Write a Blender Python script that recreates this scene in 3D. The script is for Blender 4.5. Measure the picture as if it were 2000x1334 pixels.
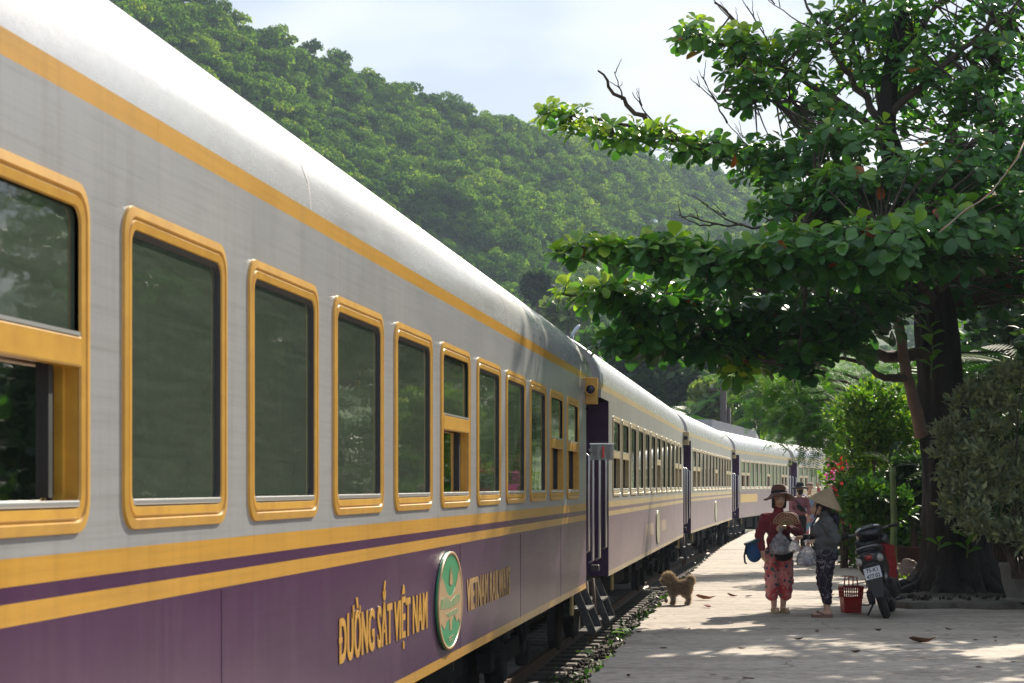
import bpy, bmesh, math, random
import numpy as np
from mathutils import Vector, Matrix, Euler, Quaternion
for _o in list(bpy.data.objects): bpy.data.objects.remove(_o)
S = bpy.context.scene; COL = S.collection
rng = np.random.default_rng(11); random.seed(11)
R = math.radians; PI = math.pi

# ------------------------------------------------------------------ camera, sky, sun, exposure
cam_d = bpy.data.cameras.new('camera'); cam = bpy.data.objects.new('camera', cam_d); COL.objects.link(cam)
EYE = 1.53
cam.location = (0, 0, EYE); cam.rotation_euler = (R(90), 0, 0)
cam_d.sensor_width = 36; cam_d.lens = 68.4; cam_d.shift_y = 0.1405
cam_d.clip_start = 0.1; cam_d.clip_end = 6000
cam_d.dof.use_dof = True; cam_d.dof.focus_distance = 24; cam_d.dof.aperture_fstop = 9
S.camera = cam
SUN_AZ, SUN_EL = 27.0, 33.0        # azimuth from +Y towards +X
w = bpy.data.worlds.new('World'); S.world = w; w.use_nodes = True
nt = w.node_tree; N = nt.nodes; L = nt.links; N.clear()
out = N.new('ShaderNodeOutputWorld'); bg = N.new('ShaderNodeBackground'); bg.inputs['Strength'].default_value = 0.1
sky = N.new('ShaderNodeTexSky'); sky.sky_type = 'NISHITA'; sky.sun_disc = False
sky.sun_elevation = R(SUN_EL); sky.sun_rotation = R(SUN_AZ); sky.dust_density = 2.2; sky.air_density = 1.2
tc = N.new('ShaderNodeTexCoord'); sep = N.new('ShaderNodeSeparateXYZ'); L.new(tc.outputs['Generated'], sep.inputs[0])
zz = N.new('ShaderNodeMath'); zz.operation = 'ADD'; zz.inputs[1].default_value = 0.25; L.new(sep.outputs['Z'], zz.inputs[0])
zm = N.new('ShaderNodeMath'); zm.operation = 'MAXIMUM'; zm.inputs[1].default_value = 0.05; L.new(zz.outputs[0], zm.inputs[0])
dv = N.new('ShaderNodeVectorMath'); dv.operation = 'DIVIDE'; cb = N.new('ShaderNodeCombineXYZ')
for k in range(3): L.new(zm.outputs[0], cb.inputs[k])
L.new(tc.outputs['Generated'], dv.inputs[0]); L.new(cb.outputs[0], dv.inputs[1])
nz = N.new('ShaderNodeTexNoise'); nz.inputs['Scale'].default_value = 1.35; nz.inputs['Detail'].default_value = 5; nz.inputs['Roughness'].default_value = 0.5; nz.inputs['Distortion'].default_value = 0.4
L.new(dv.outputs[0], nz.inputs['Vector'])
cr = N.new('ShaderNodeValToRGB'); cr.color_ramp.elements[0].position = 0.36; cr.color_ramp.elements[0].color = (.84,.84,.84,1); cr.color_ramp.elements[1].position = 0.66; cr.color_ramp.elements[1].color = (.98,.98,.98,1)
L.new(nz.outputs['Fac'], cr.inputs[0])
mx = N.new('ShaderNodeMix'); mx.data_type = 'RGBA'; L.new(cr.outputs[0], mx.inputs['Factor']); L.new(sky.outputs[0], mx.inputs[6]); nz2 = N.new('ShaderNodeTexNoise'); nz2.inputs['Scale'].default_value = 1.7; nz2.inputs['Detail'].default_value = 4; nz2.inputs['Roughness'].default_value = 0.5
mp2 = N.new('ShaderNodeMapping'); mp2.inputs['Location'].default_value = (2.3, .4, 1.0); L.new(dv.outputs[0], mp2.inputs[0]); L.new(mp2.outputs[0], nz2.inputs['Vector'])
cr2 = N.new('ShaderNodeValToRGB'); cr2.color_ramp.elements[0].position = .47; cr2.color_ramp.elements[0].color = (3.3,3.95,5.0,1); cr2.color_ramp.elements[1].position = .68; cr2.color_ramp.elements[1].color = (6.2,6.4,6.6,1)
L.new(nz2.outputs['Fac'], cr2.inputs[0]); L.new(cr2.outputs[0], mx.inputs[7])
L.new(mx.outputs[2], bg.inputs['Color']); L.new(bg.outputs[0], out.inputs['Surface'])
sd = bpy.data.lights.new('sun', 'SUN'); sd.energy = 5.0; sd.angle = R(0.6); sd.color = (1, .91, .76)
sun = bpy.data.objects.new('sun', sd); COL.objects.link(sun)
SUNDIR = Vector((math.sin(R(SUN_AZ))*math.cos(R(SUN_EL)), math.cos(R(SUN_AZ))*math.cos(R(SUN_EL)), math.sin(R(SUN_EL))))
sun.rotation_euler = SUNDIR.to_track_quat('Z', 'Y').to_euler(); sun.location = SUNDIR*60
S.view_settings.view_transform = 'Standard'; S.view_settings.look = 'None'; S.view_settings.gamma = 1
S.view_settings.exposure = 0.75; S.view_settings.use_curve_mapping = False
S.cycles.max_bounces = 8; S.cycles.diffuse_bounces = 3; S.cycles.transparent_max_bounces = 12; S.cycles.volume_bounces = 0
S.cycles.caustics_reflective = False; S.cycles.caustics_refractive = False; S.cycles.sample_clamp_indirect = 6
S.cycles.use_denoising = True

# ------------------------------------------------------------------ helpers
def at(x, y, Y):                     # a point seen at photo pixel (x, y), Y metres ahead
    return Vector(((x-1000)/3800*Y, Y, EYE-(y-948)/3800*Y))
def on_ground(x, y, z=0.0):
    Y = 3800*(EYE-z)/(y-948); return Vector(((x-1000)/3800*Y, Y, z))

def nodes(name):
    m = bpy.data.materials.new(name); m.use_nodes = True
    t = m.node_tree; return m, t.nodes, t.links, t.nodes['Principled BSDF']
def noise(N, L, scale, detail=4, coord='Object', stretch=(1,1,1), rough=.55, dist=0):
    tc = N.new('ShaderNodeTexCoord'); mp = N.new('ShaderNodeMapping'); mp.inputs['Scale'].default_value = stretch
    n = N.new('ShaderNodeTexNoise'); n.inputs['Scale'].default_value = scale; n.inputs['Detail'].default_value = detail
    n.inputs['Roughness'].default_value = rough; n.inputs['Distortion'].default_value = dist
    L.new(tc.outputs[coord], mp.inputs[0]); L.new(mp.outputs[0], n.inputs['Vector']); return n
def ramp(N, L, src, stops):
    r = N.new('ShaderNodeValToRGB'); e = r.color_ramp.elements
    while len(e) < len(stops): e.new(.5)
    for k, (p, c) in enumerate(stops):
        e[k].position = p; e[k].color = (*c, 1) if len(c) == 3 else c
    L.new(src, r.inputs[0]); return r
def mixc(N, L, f, a, b, mode='MIX'):
    m = N.new('ShaderNodeMix'); m.data_type = 'RGBA'; m.blend_type = mode
    for s, k in ((f, 'Factor'), (a, 6), (b, 7)):
        if isinstance(s, (int, float)): m.inputs[k].default_value = s
        elif isinstance(s, tuple): m.inputs[k].default_value = (*s[:3], 1)
        else: L.new(s, m.inputs[k])
    return m.outputs[2]
def mathn(N, L, op, a, b=0.0, clamp=False):
    m = N.new('ShaderNodeMath'); m.operation = op; m.use_clamp = clamp
    for s, k in ((a, 0), (b, 1)):
        if isinstance(s, (int, float)): m.inputs[k].default_value = s
        else: L.new(s, m.inputs[k])
    return m.outputs[0]
def bumpn(N, L, p, src, strength=.3, dist=.01):
    b = N.new('ShaderNodeBump'); b.inputs['Strength'].default_value = strength; b.inputs['Distance'].default_value = dist
    L.new(src, b.inputs['Height']); L.new(b.outputs[0], p.inputs['Normal'])
MATS = {}
def M(name, c1, c2=None, scale=6, rough=.6, metal=0, bump=0, bscale=40, bdist=.01, stretch=(1,1,1), coat=0, spec=.5, lo=.35, hi=.65, sheen=0):
    if name in MATS: return MATS[name]
    m, N, L, p = nodes(name)
    p.inputs['Base Color'].default_value = (*c1, 1); p.inputs['Roughness'].default_value = rough; p.inputs['Metallic'].default_value = metal
    p.inputs['Coat Weight'].default_value = coat; p.inputs['Coat Roughness'].default_value = .15; p.inputs['Specular IOR Level'].default_value = spec
    p.inputs['Sheen Weight'].default_value = sheen
    if c2:
        n = noise(N, L, scale, 5, stretch=stretch); r = ramp(N, L, n.outputs['Fac'], [(lo, c1), (hi, c2)])
        L.new(r.outputs[0], p.inputs['Base Color'])
    if bump:
        n = noise(N, L, bscale, 5, stretch=stretch); bumpn(N, L, p, n.outputs['Fac'], bump, bdist)
    MATS[name] = m; return m
def LM(name, stops, rough=.45, trans=.35, spec=.4, tint=(1.25,1.35,.55), objrand=False):
    """leaf: per-leaf colour from the attribute rnd, light passes through the blade"""
    if name in MATS: return MATS[name]
    m, N, L, p = nodes(name)
    a = N.new('ShaderNodeAttribute'); a.attribute_name = 'rnd'
    src = a.outputs['Fac']
    if objrand:
        oi = N.new('ShaderNodeObjectInfo')
        src = mathn(N, L, 'ADD', mathn(N, L, 'MULTIPLY', src, .35), mathn(N, L, 'MULTIPLY', oi.outputs['Random'], .65))
    r = ramp(N, L, src, stops); L.new(r.outputs[0], p.inputs['Base Color'])
    p.inputs['Roughness'].default_value = rough; p.inputs['Specular IOR Level'].default_value = spec
    t = N.new('ShaderNodeBsdfTranslucent'); L.new(mixc(N, L, 1.0, r.outputs[0], tint, 'MULTIPLY'), t.inputs['Color'])
    mx = N.new('ShaderNodeMixShader'); mx.inputs[0].default_value = trans
    L.new(p.outputs[0], mx.inputs[1]); L.new(t.outputs[0], mx.inputs[2]); L.new(mx.outputs[0], N['Material Output'].inputs['Surface'])
    MATS[name] = m; return m

def link(name, me, mat=None, parent=None, loc=None, rot=None):
    o = bpy.data.objects.new(name, me); COL.objects.link(o)
    if mat is not None and me is not None and not me.materials: me.materials.append(mat)
    if parent is not None: o.parent = parent
    if loc is not None: o.location = loc
    if rot is not None: o.rotation_euler = rot
    return o
def tag(o, label=None, cat=None, group=None, kind=None):
    if label: o['label'] = label
    if cat: o['category'] = cat
    if group: o['group'] = group
    if kind: o['kind'] = kind
    return o
def thing(name, label, cat, loc=(0,0,0), rotz=0, group=None):
    o = bpy.data.objects.new(name, None); COL.objects.link(o); o.empty_display_size = .2
    o.location = loc; o.rotation_euler = (0, 0, rotz); return tag(o, label, cat, group)
def copy_tree(o, parent=None):
    c = o.copy(); COL.objects.link(c); c.parent = parent
    for ch in list(o.children): copy_tree(ch, c)
    return c

class MB:
    def __init__(s): s.v = []; s.f = []
    def add(s, v, f):
        b = len(s.v); s.v += [tuple(x) for x in v]; s.f += [tuple(i+b for i in q) for q in f]; return s
    def box(s, c, d, m=None):
        x, y, z = d[0]/2, d[1]/2, d[2]/2; c = Vector(c)
        v = [Vector((a*x, b*y, e*z)) for a in (-1,1) for b in (-1,1) for e in (-1,1)]
        if m is not None: v = [m @ q for q in v]
        return s.add([q+c for q in v], [(0,1,3,2),(4,6,7,5),(0,4,5,1),(2,3,7,6),(0,2,6,4),(1,5,7,3)])
    def tube(s, pts, r, n=8, cap=True, flat=1.0):
        pts = [Vector(p) for p in pts]
        if not hasattr(r, '__len__'): r = [r]*len(pts)
        up = None; rings = []
        for i, p in enumerate(pts):
            t = (pts[min(i+1, len(pts)-1)] - pts[max(i-1, 0)])
            t = t.normalized() if t.length > 1e-9 else Vector((0,0,1))
            if up is None: up = Vector((0,0,1)) if abs(t.z) < .9 else Vector((0,1,0))
            a = t.cross(up); a = a.normalized() if a.length > 1e-6 else t.orthogonal().normalized()
            b = a.cross(t).normalized(); up = b
            rings.append([p + (a*math.cos(2*PI*k/n) + b*flat*math.sin(2*PI*k/n))*r[i] for k in range(n)])
        v = [q for g in rings for q in g]
        f = [(i*n+k, i*n+(k+1)%n, (i+1)*n+(k+1)%n, (i+1)*n+k) for i in range(len(pts)-1) for k in range(n)]
        if cap: f += [tuple(range(n))[::-1], tuple((len(pts)-1)*n+k for k in range(n))]
        return s.add(v, f)
    def lathe(s, prof, n=24, c=(0,0,0), m=None, close=False):
        v = []; c = Vector(c)
        for r, z in prof:
            for k in range(n):
                q = Vector((r*math.cos(2*PI*k/n), r*math.sin(2*PI*k/n), z)); v.append((m @ q if m is not None else q)+c)
        J = len(prof)
        f = [(j*n+k, j*n+(k+1)%n, (j+1)*n+(k+1)%n, (j+1)*n+k) for j in range(J-1) for k in range(n)]
        if close: f += [((J-1)*n+k, (J-1)*n+(k+1)%n, (k+1)%n, k) for k in range(n)]
        return s.add(v, f)
    def ell(s, c, r, n=14, k=9, m=None):
        if not hasattr(r, '__len__'): r = (r, r, r)
        c = Vector(c); v = [Vector((0,0,-r[2]))]
        for j in range(1, k):
            a = -PI/2 + PI*j/k
            for i in range(n): v.append(Vector((r[0]*math.cos(a)*math.cos(2*PI*i/n), r[1]*math.cos(a)*math.sin(2*PI*i/n), r[2]*math.sin(a))))
        v.append(Vector((0,0,r[2])))
        if m is not None: v = [m @ q for q in v]
        f = [(0, 1+(i+1)%n, 1+i) for i in range(n)]
        f += [(1+j*n+i, 1+j*n+(i+1)%n, 1+(j+1)*n+(i+1)%n, 1+(j+1)*n+i) for j in range(k-2) for i in range(n)]
        e = len(v)-1; f += [(e, 1+(k-2)*n+i, 1+(k-2)*n+(i+1)%n) for i in range(n)]
        return s.add([q+c for q in v], f)
    def limb(s, pts, rs, n=12):
        pts = [Vector(p) for p in pts]
        for p, r in zip(pts, rs): s.ell(p, r, n, 8)
        for i in range(len(pts)-1): s.tube([pts[i], pts[i+1]], [rs[i], rs[i+1]], n)
        return s
    def prism(s, poly, a, b, fn):           # poly in 2D, fn(u, v, w) -> point, between w=a and w=b
        n = len(poly); v = [fn(u, q, a) for u, q in poly] + [fn(u, q, b) for u, q in poly]
        f = [tuple(range(n))[::-1], tuple(range(n, 2*n))] + [(i, (i+1)%n, n+(i+1)%n, n+i) for i in range(n)]
        return s.add(v, f)
    def mesh(s, name, smooth=False, bevel=0, fix=True):
        me = bpy.data.meshes.new(name); me.from_pydata([tuple(q) for q in s.v], [], s.f)
        if bevel or fix:
            bm = bmesh.new(); bm.from_mesh(me)
            if fix: bmesh.ops.recalc_face_normals(bm, faces=bm.faces)
            if bevel:
                ed = [e for e in bm.edges if len(e.link_faces) == 2 and e.calc_face_angle(0) > R(35)]
                bmesh.ops.bevel(bm, geom=ed, offset=bevel, segments=2, profile=.5, affect='EDGES', clamp_overlap=True)
            bm.to_mesh(me); bm.free()
        if smooth: me.polygons.foreach_set('use_smooth', [True]*len(me.polygons))
        me.update(); return me
    def build(s, name, mat, parent=None, smooth=False, bevel=0, loc=None, rot=None, fix=True):
        return link(name, s.mesh(name, smooth, bevel, fix), mat, parent, loc, rot)

def remeshed(mb, name, mat, parent=None, voxel=.01, smooth=4, disp=None):
    """one continuous skin round overlapping volumes"""
    o = link('tmp', mb.mesh('tmp'))
    r = o.modifiers.new('r', 'REMESH'); r.mode = 'VOXEL'; r.voxel_size = voxel
    if smooth: q = o.modifiers.new('s', 'SMOOTH'); q.iterations = smooth; q.factor = .5
    me = bpy.data.meshes.new_from_object(o.evaluated_get(bpy.context.evaluated_depsgraph_get()))
    me.name = name; bpy.data.objects.remove(o)
    if disp:
        co = np.empty(len(me.vertices)*3); me.vertices.foreach_get('co', co); co = disp(co.reshape(-1,3)); me.vertices.foreach_set('co', co.ravel())
    me.polygons.foreach_set('use_smooth', [True]*len(me.polygons)); me.materials.clear()
    return link(name, me, mat, parent)

# leaf templates: (x across, y along, z up); unit length
def tmpl_big():
    ys = [0, .3, .62, .88, 1.0]; ws = [.03, .19, .30, .235, .07]; dz = [0, .03, .02, -.04, -.10]
    v = []; f = []
    for y, q, d in zip(ys, ws, dz): v += [(-q, y, d+.28*q), (0, y, d), (q, y, d+.28*q)]
    for i in range(4):
        f += [(3*i, 3*i+1, 3*i+4, 3*i+3), (3*i+1, 3*i+2, 3*i+5, 3*i+4)]
    return np.array(v), f
def tmpl_small(wd=.22):
    return np.array([(0,0,0), (-wd,.45,.07), (0,.5,0), (wd,.45,.07), (0,1,-.08)]), [(0,2,1), (0,3,2), (1,2,4), (2,3,4)]
def tmpl_card(wd=.45):
    return np.array([(-.12,0,0), (.12,0,0), (wd,.5,.08), (.1,1,-.02), (-.15,.95,-.02), (-wd,.45,.06)]), [(0,1,2,5), (5,2,3,4)]
def tmpl_frond(n=9, droop=.35, width=.32, thick=.035, lean=.35):
    v = []; f = []
    z = lambda t: -droop*t*t
    for i in range(n):
        t = .12 + .88*i/n; ln = width*math.sin(PI*(.12+.85*t))**.7
        for sgn in (-1, 1):
            b = len(v); y = t
            v += [(0, y, z(t)), (sgn*ln*.5, y+lean*ln*.5+thick, z(t)-.02), (sgn*ln, y+lean*ln, z(t)-.12*ln-.03), (sgn*ln*.5, y+lean*ln*.5-thick, z(t)-.02)]
            f.append((b, b+1, b+2, b+3))
    b = len(v); k = 4
    for j in range(k+1): t = j/k; v += [(-.012, t, z(t)), (.012, t, z(t))]
    for j in range(k): f.append((b+2*j, b+2*j+1, b+2*j+3, b+2*j+2))
    return np.array(v), f
def frames(d, nrm):
    d = d/np.linalg.norm(d, axis=1, keepdims=True)
    x = np.cross(d, nrm); l = np.linalg.norm(x, axis=1, keepdims=True); bad = l[:,0] < 1e-4
    x[bad] = np.cross(d[bad], np.array([.3,.7,.2])); x /= np.linalg.norm(x, axis=1, keepdims=True)
    return x, d, np.cross(x, d)
def leaf_mesh(name, P, D, Nn, size, tmpl, rnd=None, squash=None):
    T, F = tmpl; n = len(P); k = len(T)
    x, y, z = frames(D, Nn); sz = np.asarray(size)[:,None,None]
    wx = np.ones(n) if squash is None else squash
    V = P[:,None,:] + sz*(x[:,None,:]*(T[None,:,0:1]*wx[:,None,None]) + y[:,None,:]*T[None,:,1:2] + z[:,None,:]*T[None,:,2:3])
    V = V.reshape(-1,3)
    loops = np.concatenate([np.array([i for q in F for i in q])]); lens = np.array([len(q) for q in F])
    LV = (loops[None,:] + (np.arange(n)*k)[:,None]).ravel(); TOT = np.tile(lens, n); ST = np.concatenate([[0], np.cumsum(TOT)[:-1]])
    me = bpy.data.meshes.new(name); me.vertices.add(len(V)); me.vertices.foreach_set('co', V.ravel())
    me.loops.add(len(LV)); me.loops.foreach_set('vertex_index', LV.astype(np.int32))
    me.polygons.add(len(TOT)); me.polygons.foreach_set('loop_start', ST.astype(np.int32)); me.polygons.foreach_set('loop_total', TOT.astype(np.int32))
    me.update(calc_edges=True)
    if rnd is None: rnd = rng.random(n)
    at_ = me.attributes.new('rnd', 'FLOAT', 'POINT'); at_.data.foreach_set('value', np.repeat(rnd, k).astype(np.float32))
    me.polygons.foreach_set('use_smooth', [True]*len(TOT))
    return me
def unit(n): v = rng.normal(size=(n,3)); return v/np.linalg.norm(v, axis=1, keepdims=True)
def fbm(x, y, seed=0, octs=4, sc=1.0):          # cheap smooth pseudo noise on arrays
    r = np.random.default_rng(seed); t = np.zeros_like(x, dtype=float); a = 1.0; f = sc
    for _ in range(octs):
        for _ in range(3):
            th = r.random()*2*PI; ph = r.random()*2*PI
            t = t + a/3*np.sin((x*math.cos(th)+y*math.sin(th))*f*2*PI+ph)
        a *= .5; f *= 2.07
    return t
# ------------------------------------------------------------------ the line of the train: side plane of the cars
SLOPES = [.1342, .1377, .165, .236, .31]
CARL, VEST, GAP = 19.33, 1.1, .75
def U(s): l = math.hypot(s, 1); return Vector((s/l, 1/l, 0))
ORIG = [Vector((.1342*2.7-2.1, 2.7, 0))]
for k in range(4):
    ORIG.append(ORIG[k] + U(SLOPES[k])*(CARL+VEST+GAP/2) + U(SLOPES[k+1])*(VEST+GAP/2))
path = [ORIG[0]-U(SLOPES[0])*25]
for k in range(5): path += [ORIG[k], ORIG[k]+U(SLOPES[k])*CARL]
path.append(path[-1]+U(.40)*25); path.append(path[-1]+U(.5)*30)
PY = np.array([p.y for p in path]); PX = np.array([p.x for p in path])
_yy = np.arange(-22, 150, .5); _xx = np.interp(_yy, PY, PX)
_xs = np.convolve(np.pad(_xx, 12, mode='reflect', reflect_type='odd'), np.ones(25)/25, 'valid')
def side_x(Y): return np.interp(Y, _yy, _xs)
def tang(Y):
    d = (side_x(Y+.5)-side_x(Y-.5)); return U(d)
def off_path(Y, o):                  # point o metres to the platform side of the car side
    t = tang(Y); return Vector((side_x(Y), Y, 0)) + Vector((t.y, -t.x, 0))*o

# ------------------------------------------------------------------ ground
m_soil = M('soil', (.10,.075,.05), (.19,.15,.10), scale=1.2, rough=.95, bump=.6, bscale=9, bdist=.05)
g = MB(); g.add([(-3000,-800,-.95),(3000,-800,-.95),(3000,5000,-.95),(-3000,5000,-.95)], [(0,1,2,3)])
tag(g.build('ground', M('far_ground', (.05,.08,.03), (.09,.10,.05), scale=.05, rough=.95)), 'flat green ground under the railway and the garden', kind='structure')

# concrete of the platform
def concrete(name, a, b, c):
    m, N, L, p = nodes(name); p.inputs['Roughness'].default_value = .82; p.inputs['Specular IOR Level'].default_value = .35
    n1 = noise(N, L, .55, 6, stretch=(1,2.6,1), rough=.62, dist=.6); r1 = ramp(N, L, n1.outputs['Fac'], [(.3, a), (.52, b), (.72, c)])
    n2 = noise(N, L, 7, 6, stretch=(1,1.6,1), rough=.7); r2 = ramp(N, L, n2.outputs['Fac'], [(.32, (.52,.50,.47)), (.55, (1,1,1)), (.75, (1.12,1.1,1.08))])
    c1 = mixc(N, L, .85, r1.outputs[0], r2.outputs[0], 'MULTIPLY')
    n3 = noise(N, L, 46, 3, rough=.7); r3 = ramp(N, L, n3.outputs['Fac'], [(.28, (.42,.40,.38)), (.40, (1,1,1))])
    c2 = mixc(N, L, .8, c1, r3.outputs[0], 'MULTIPLY')
    tcx = N.new('ShaderNodeTexCoord'); nw = noise(N, L, 1.6, 4); vm_ = N.new('ShaderNodeVectorMath'); vm_.operation = 'MULTIPLY_ADD'; vm_.inputs[1].default_value = (.5,.5,.5); L.new(nw.outputs['Color'], vm_.inputs[0]); L.new(tcx.outputs['Object'], vm_.inputs[2])
    vo = N.new('ShaderNodeTexVoronoi'); vo.feature = 'DISTANCE_TO_EDGE'; vo.inputs['Scale'].default_value = .42; L.new(vm_.outputs[0], vo.inputs['Vector'])
    ck = ramp(N, L, vo.outputs['Distance'], [(.0,(.30,.28,.26)), (.006,(1,1,1))]); c2 = mixc(N, L, .75, c2, ck.outputs[0], 'MULTIPLY'); L.new(c2, p.inputs['Base Color'])
    ad = mathn(N, L, 'ADD', mathn(N, L, 'MULTIPLY', n2.outputs['Fac'], 1.0), mathn(N, L, 'MULTIPLY', n3.outputs['Fac'], .5))
    bumpn(N, L, p, ad, .55, .02); return m
m_conc = concrete('platform_concrete', (.34,.285,.235), (.49,.42,.355), (.56,.495,.425))
plat = thing('platform', None, None); plat['kind'] = 'structure'; plat['label'] = 'low concrete station platform curving along the train'
edge_j = lambda y: .64 + .022*math.sin(y*5.1) + .018*math.sin(y*13.7+1) + .012*math.sin(y*31)
cuts = [-8, -3.6, .8, 5.2, 9.6, 14.0, 18.3, 22.9, 28.4, 33, 37.5, 42, 46.5, 51, 56, 61, 66, 72, 78, 85, 92, 100, 110]
for y0, y1 in zip(cuts[:-1], cuts[1:]):
    a, b = y0+.006, y1-.006; n = max(10, int((y1-y0)*5))
    lft = [off_path(a+(b-a)*i/n, edge_j(a+(b-a)*i/n)) for i in range(n+1)]
    rx = lambda y: max(7.6, side_x(y)+4.6)
    sl = .035*math.sin(y0*3)              # joints are not quite square to the edge
    poly = [(q.x, q.y) for q in lft] + [(rx(b), b-sl*6), (rx(a), a-sl*6 if y0 != cuts[0] else a)]
    poly[-2] = (rx(b), b); poly[-1] = (rx(a), a)
    dz = .004*math.sin(y0*7.3)
    mb = MB(); mb.prism(poly, -.95, dz, lambda u, v, w_: (u, v, w_))
    mb.build('slab', m_conc, plat)
gb = MB(); gb.prism([(7.62,-8),(60,-8),(90,60),(95,110),(26,110),(19,85),(13.2,60),(9.7,46),(8.2,34),(7.62,30)], -.9, -.03, lambda u, v, w_: (u, v, w_))
tag(gb.build('garden_ground', m_soil), 'brown earth of the garden beyond the platform', kind='structure')
# raised bed round the almond tree
m_bed = concrete('bed_concrete', (.10,.09,.07), (.17,.155,.13), (.24,.22,.19))
bed = [(4.78,24.35),(4.95,24.1),(5.5,24.22),(5.95,23.98),(6.5,24.08),(7.2,23.9),(8.4,23.95),(9.6,24.0),(9.8,31),(8.0,33.5),(6.6,33),(6.1,30),(5.5,27.6),(4.9,25.6)]
mb = MB(); mb.prism(bed, -.02, .085, lambda u, v, w_: (u, v, w_))
tag(mb.build('planting_bed', m_bed, bevel=.02), 'cracked raised bed at the foot of the big tree', kind='structure')
inner = [(5.0,25.2),(5.9,25.1),(6.8,25.2),(8.2,25.1),(9.4,25.3),(9.6,30.8),(7.9,33.1),(6.7,32.7),(6.2,30),(5.6,27.6)]
V = [(x, y, .09) for x, y in inner] + [(7.2, 28.5, .22)]
mb = MB(); mb.add(V, [(i, (i+1)%10, 10) for i in range(10)])
tag(mb.build('bed_soil', M('dark_soil', (.035,.027,.02), (.09,.07,.05), scale=5, rough=.95, bump=.8, bscale=22, bdist=.04), smooth=True), 'dark soil heaped inside the raised bed', kind='structure')

# ------------------------------------------------------------------ track
trk = thing('railway_track', None, None); trk['kind'] = 'structure'; trk['label'] = 'metre gauge track under the train'
m_rail = M('rail_steel', (.10,.065,.045), (.17,.11,.08), scale=14, rough=.55, metal=.6)
ZR = -.66
prof = [(-.06,-.13),(.06,-.13),(.06,-.115),(.012,-.09),(.012,-.04),(.035,-.03),(.035,0),(-.035,0),(-.035,-.03),(-.012,-.04),(-.012,-.09),(-.06,-.115)]
for o in (-.9, -1.9):
    ys = np.arange(-12, 128, 1.5); V = []; n = len(prof)
    for y in ys:
        c = off_path(y, o); t = tang(y)
        V += [(c.x + t.y*u, c.y - t.x*u, ZR+z) for u, z in prof]
    Fc = [(i*n+k, i*n+(k+1)%n, (i+1)*n+(k+1)%n, (i+1)*n+k) for i in range(len(ys)-1) for k in range(n)]
    MB().add(V, Fc).build('rail', m_rail, trk)
m_sleep = M('sleeper_concrete', (.13,.115,.10), (.24,.215,.19), scale=7, rough=.9, bump=.4, bscale=30)
sm = MB().box((0,0,0), (1.9,.21,.17)).mesh('sleeper', bevel=.02)
y = 6.0
while y < 95:
    c = off_path(y, -1.4); t = tang(y)
    o = link('sleeper', sm, m_sleep, trk, (c.x, c.y, ZR-.13-.075), (0, 0, math.atan2(-t.x, t.y))); y += .62
# ballast bank: rises a little towards the platform wall
ys = np.arange(-10, 126, .6); os_ = [-4.5,-3,-1.9,-1.4,-.9,-.5,-.15,.2,.45,.72]; zs = [-.9,-.86,-.84,-.84,-.84,-.82,-.78,-.70,-.62,-.56]
V = []; 
for y in ys:
    for o, z in zip(os_, zs):
        c = off_path(y, o); V.append((c.x, c.y, z + .025*math.sin(y*4.3+o*7)+.02*math.sin(y*9.1-o*11)))
n = len(os_)
bl = MB().add(V, [(i*n+k, i*n+k+1, (i+1)*n+k+1, (i+1)*n+k) for i in range(len(ys)-1) for k in range(n-1)])
m_bal = M('ballast_dirt', (.045,.036,.03), (.12,.10,.085), scale=9, rough=.95, bump=.9, bscale=35, bdist=.04)
tag(bl.build('ballast_bed', m_bal, smooth=True), 'dark dirty ballast bed between the rails and platform', kind='structure')
# loose stones
ic = [(0,0,-1),(.72,-.53,-.45),(-.28,-.85,-.45),(-.89,0,-.45),(-.28,.85,-.45),(.72,.53,-.45),(.28,-.85,.45),(-.72,-.53,.45),(-.72,.53,.45),(.28,.85,.45),(.89,0,.45),(0,0,1)]
icf = [(0,1,2),(1,0,5),(0,2,3),(0,3,4),(0,4,5),(1,5,10),(2,1,6),(3,2,7),(4,3,8),(5,4,9),(1,10,6),(2,6,7),(3,7,8),(4,8,9),(5,9,10),(6,10,11),(7,6,11),(8,7,11),(9,8,11),(10,9,11)]
def stones(name, P, sz, mat, jit=.3):
    n = len(P); T = np.array(ic)[None]*(1+jit*rng.normal(size=(n,12,1)))*(1+.35*rng.normal(size=(n,1,3)))
    V = P[:,None,:]+T*np.asarray(sz)[:,None,None]; V = V.reshape(-1,3)
    fa = (np.array(icf)[None]+(np.arange(n)*12)[:,None,None]).reshape(-1,3)
    me = bpy.data.meshes.new(name); me.vertices.add(len(V)); me.vertices.foreach_set('co', V.ravel())
    me.loops.add(fa.size); me.loops.foreach_set('vertex_index', fa.ravel().astype(np.int32))
    me.polygons.add(len(fa)); me.polygons.foreach_set('loop_start', np.arange(0, fa.size, 3, dtype=np.int32)); me.polygons.foreach_set('loop_total', np.full(len(fa), 3, np.int32))
    me.update(calc_edges=True)
    a = me.attributes.new('rnd', 'FLOAT', 'POINT'); a.data.foreach_set('value', np.repeat(rng.random(n), 12).astype(np.float32))
    return link(name, me, mat)
m_stone, Nn_, Ll_, p_ = nodes('ballast_stone')
a_ = Nn_.new('ShaderNodeAttribute'); a_.attribute_name = 'rnd'
Ll_.new(ramp(Nn_, Ll_, a_.outputs['Fac'], [(0, (.030,.024,.021)), (.6, (.075,.063,.056)), (.93, (.11,.095,.083)), (1, (.22,.20,.18))]).outputs[0], p_.inputs['Base Color']); p_.inputs['Roughness'].default_value = .95; p_.inputs['Specular IOR Level'].default_value = .1
n = 6500; yy = 13+ (rng.random(n)**1.6)*62; oo = -.62+rng.random(n)*1.25
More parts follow.
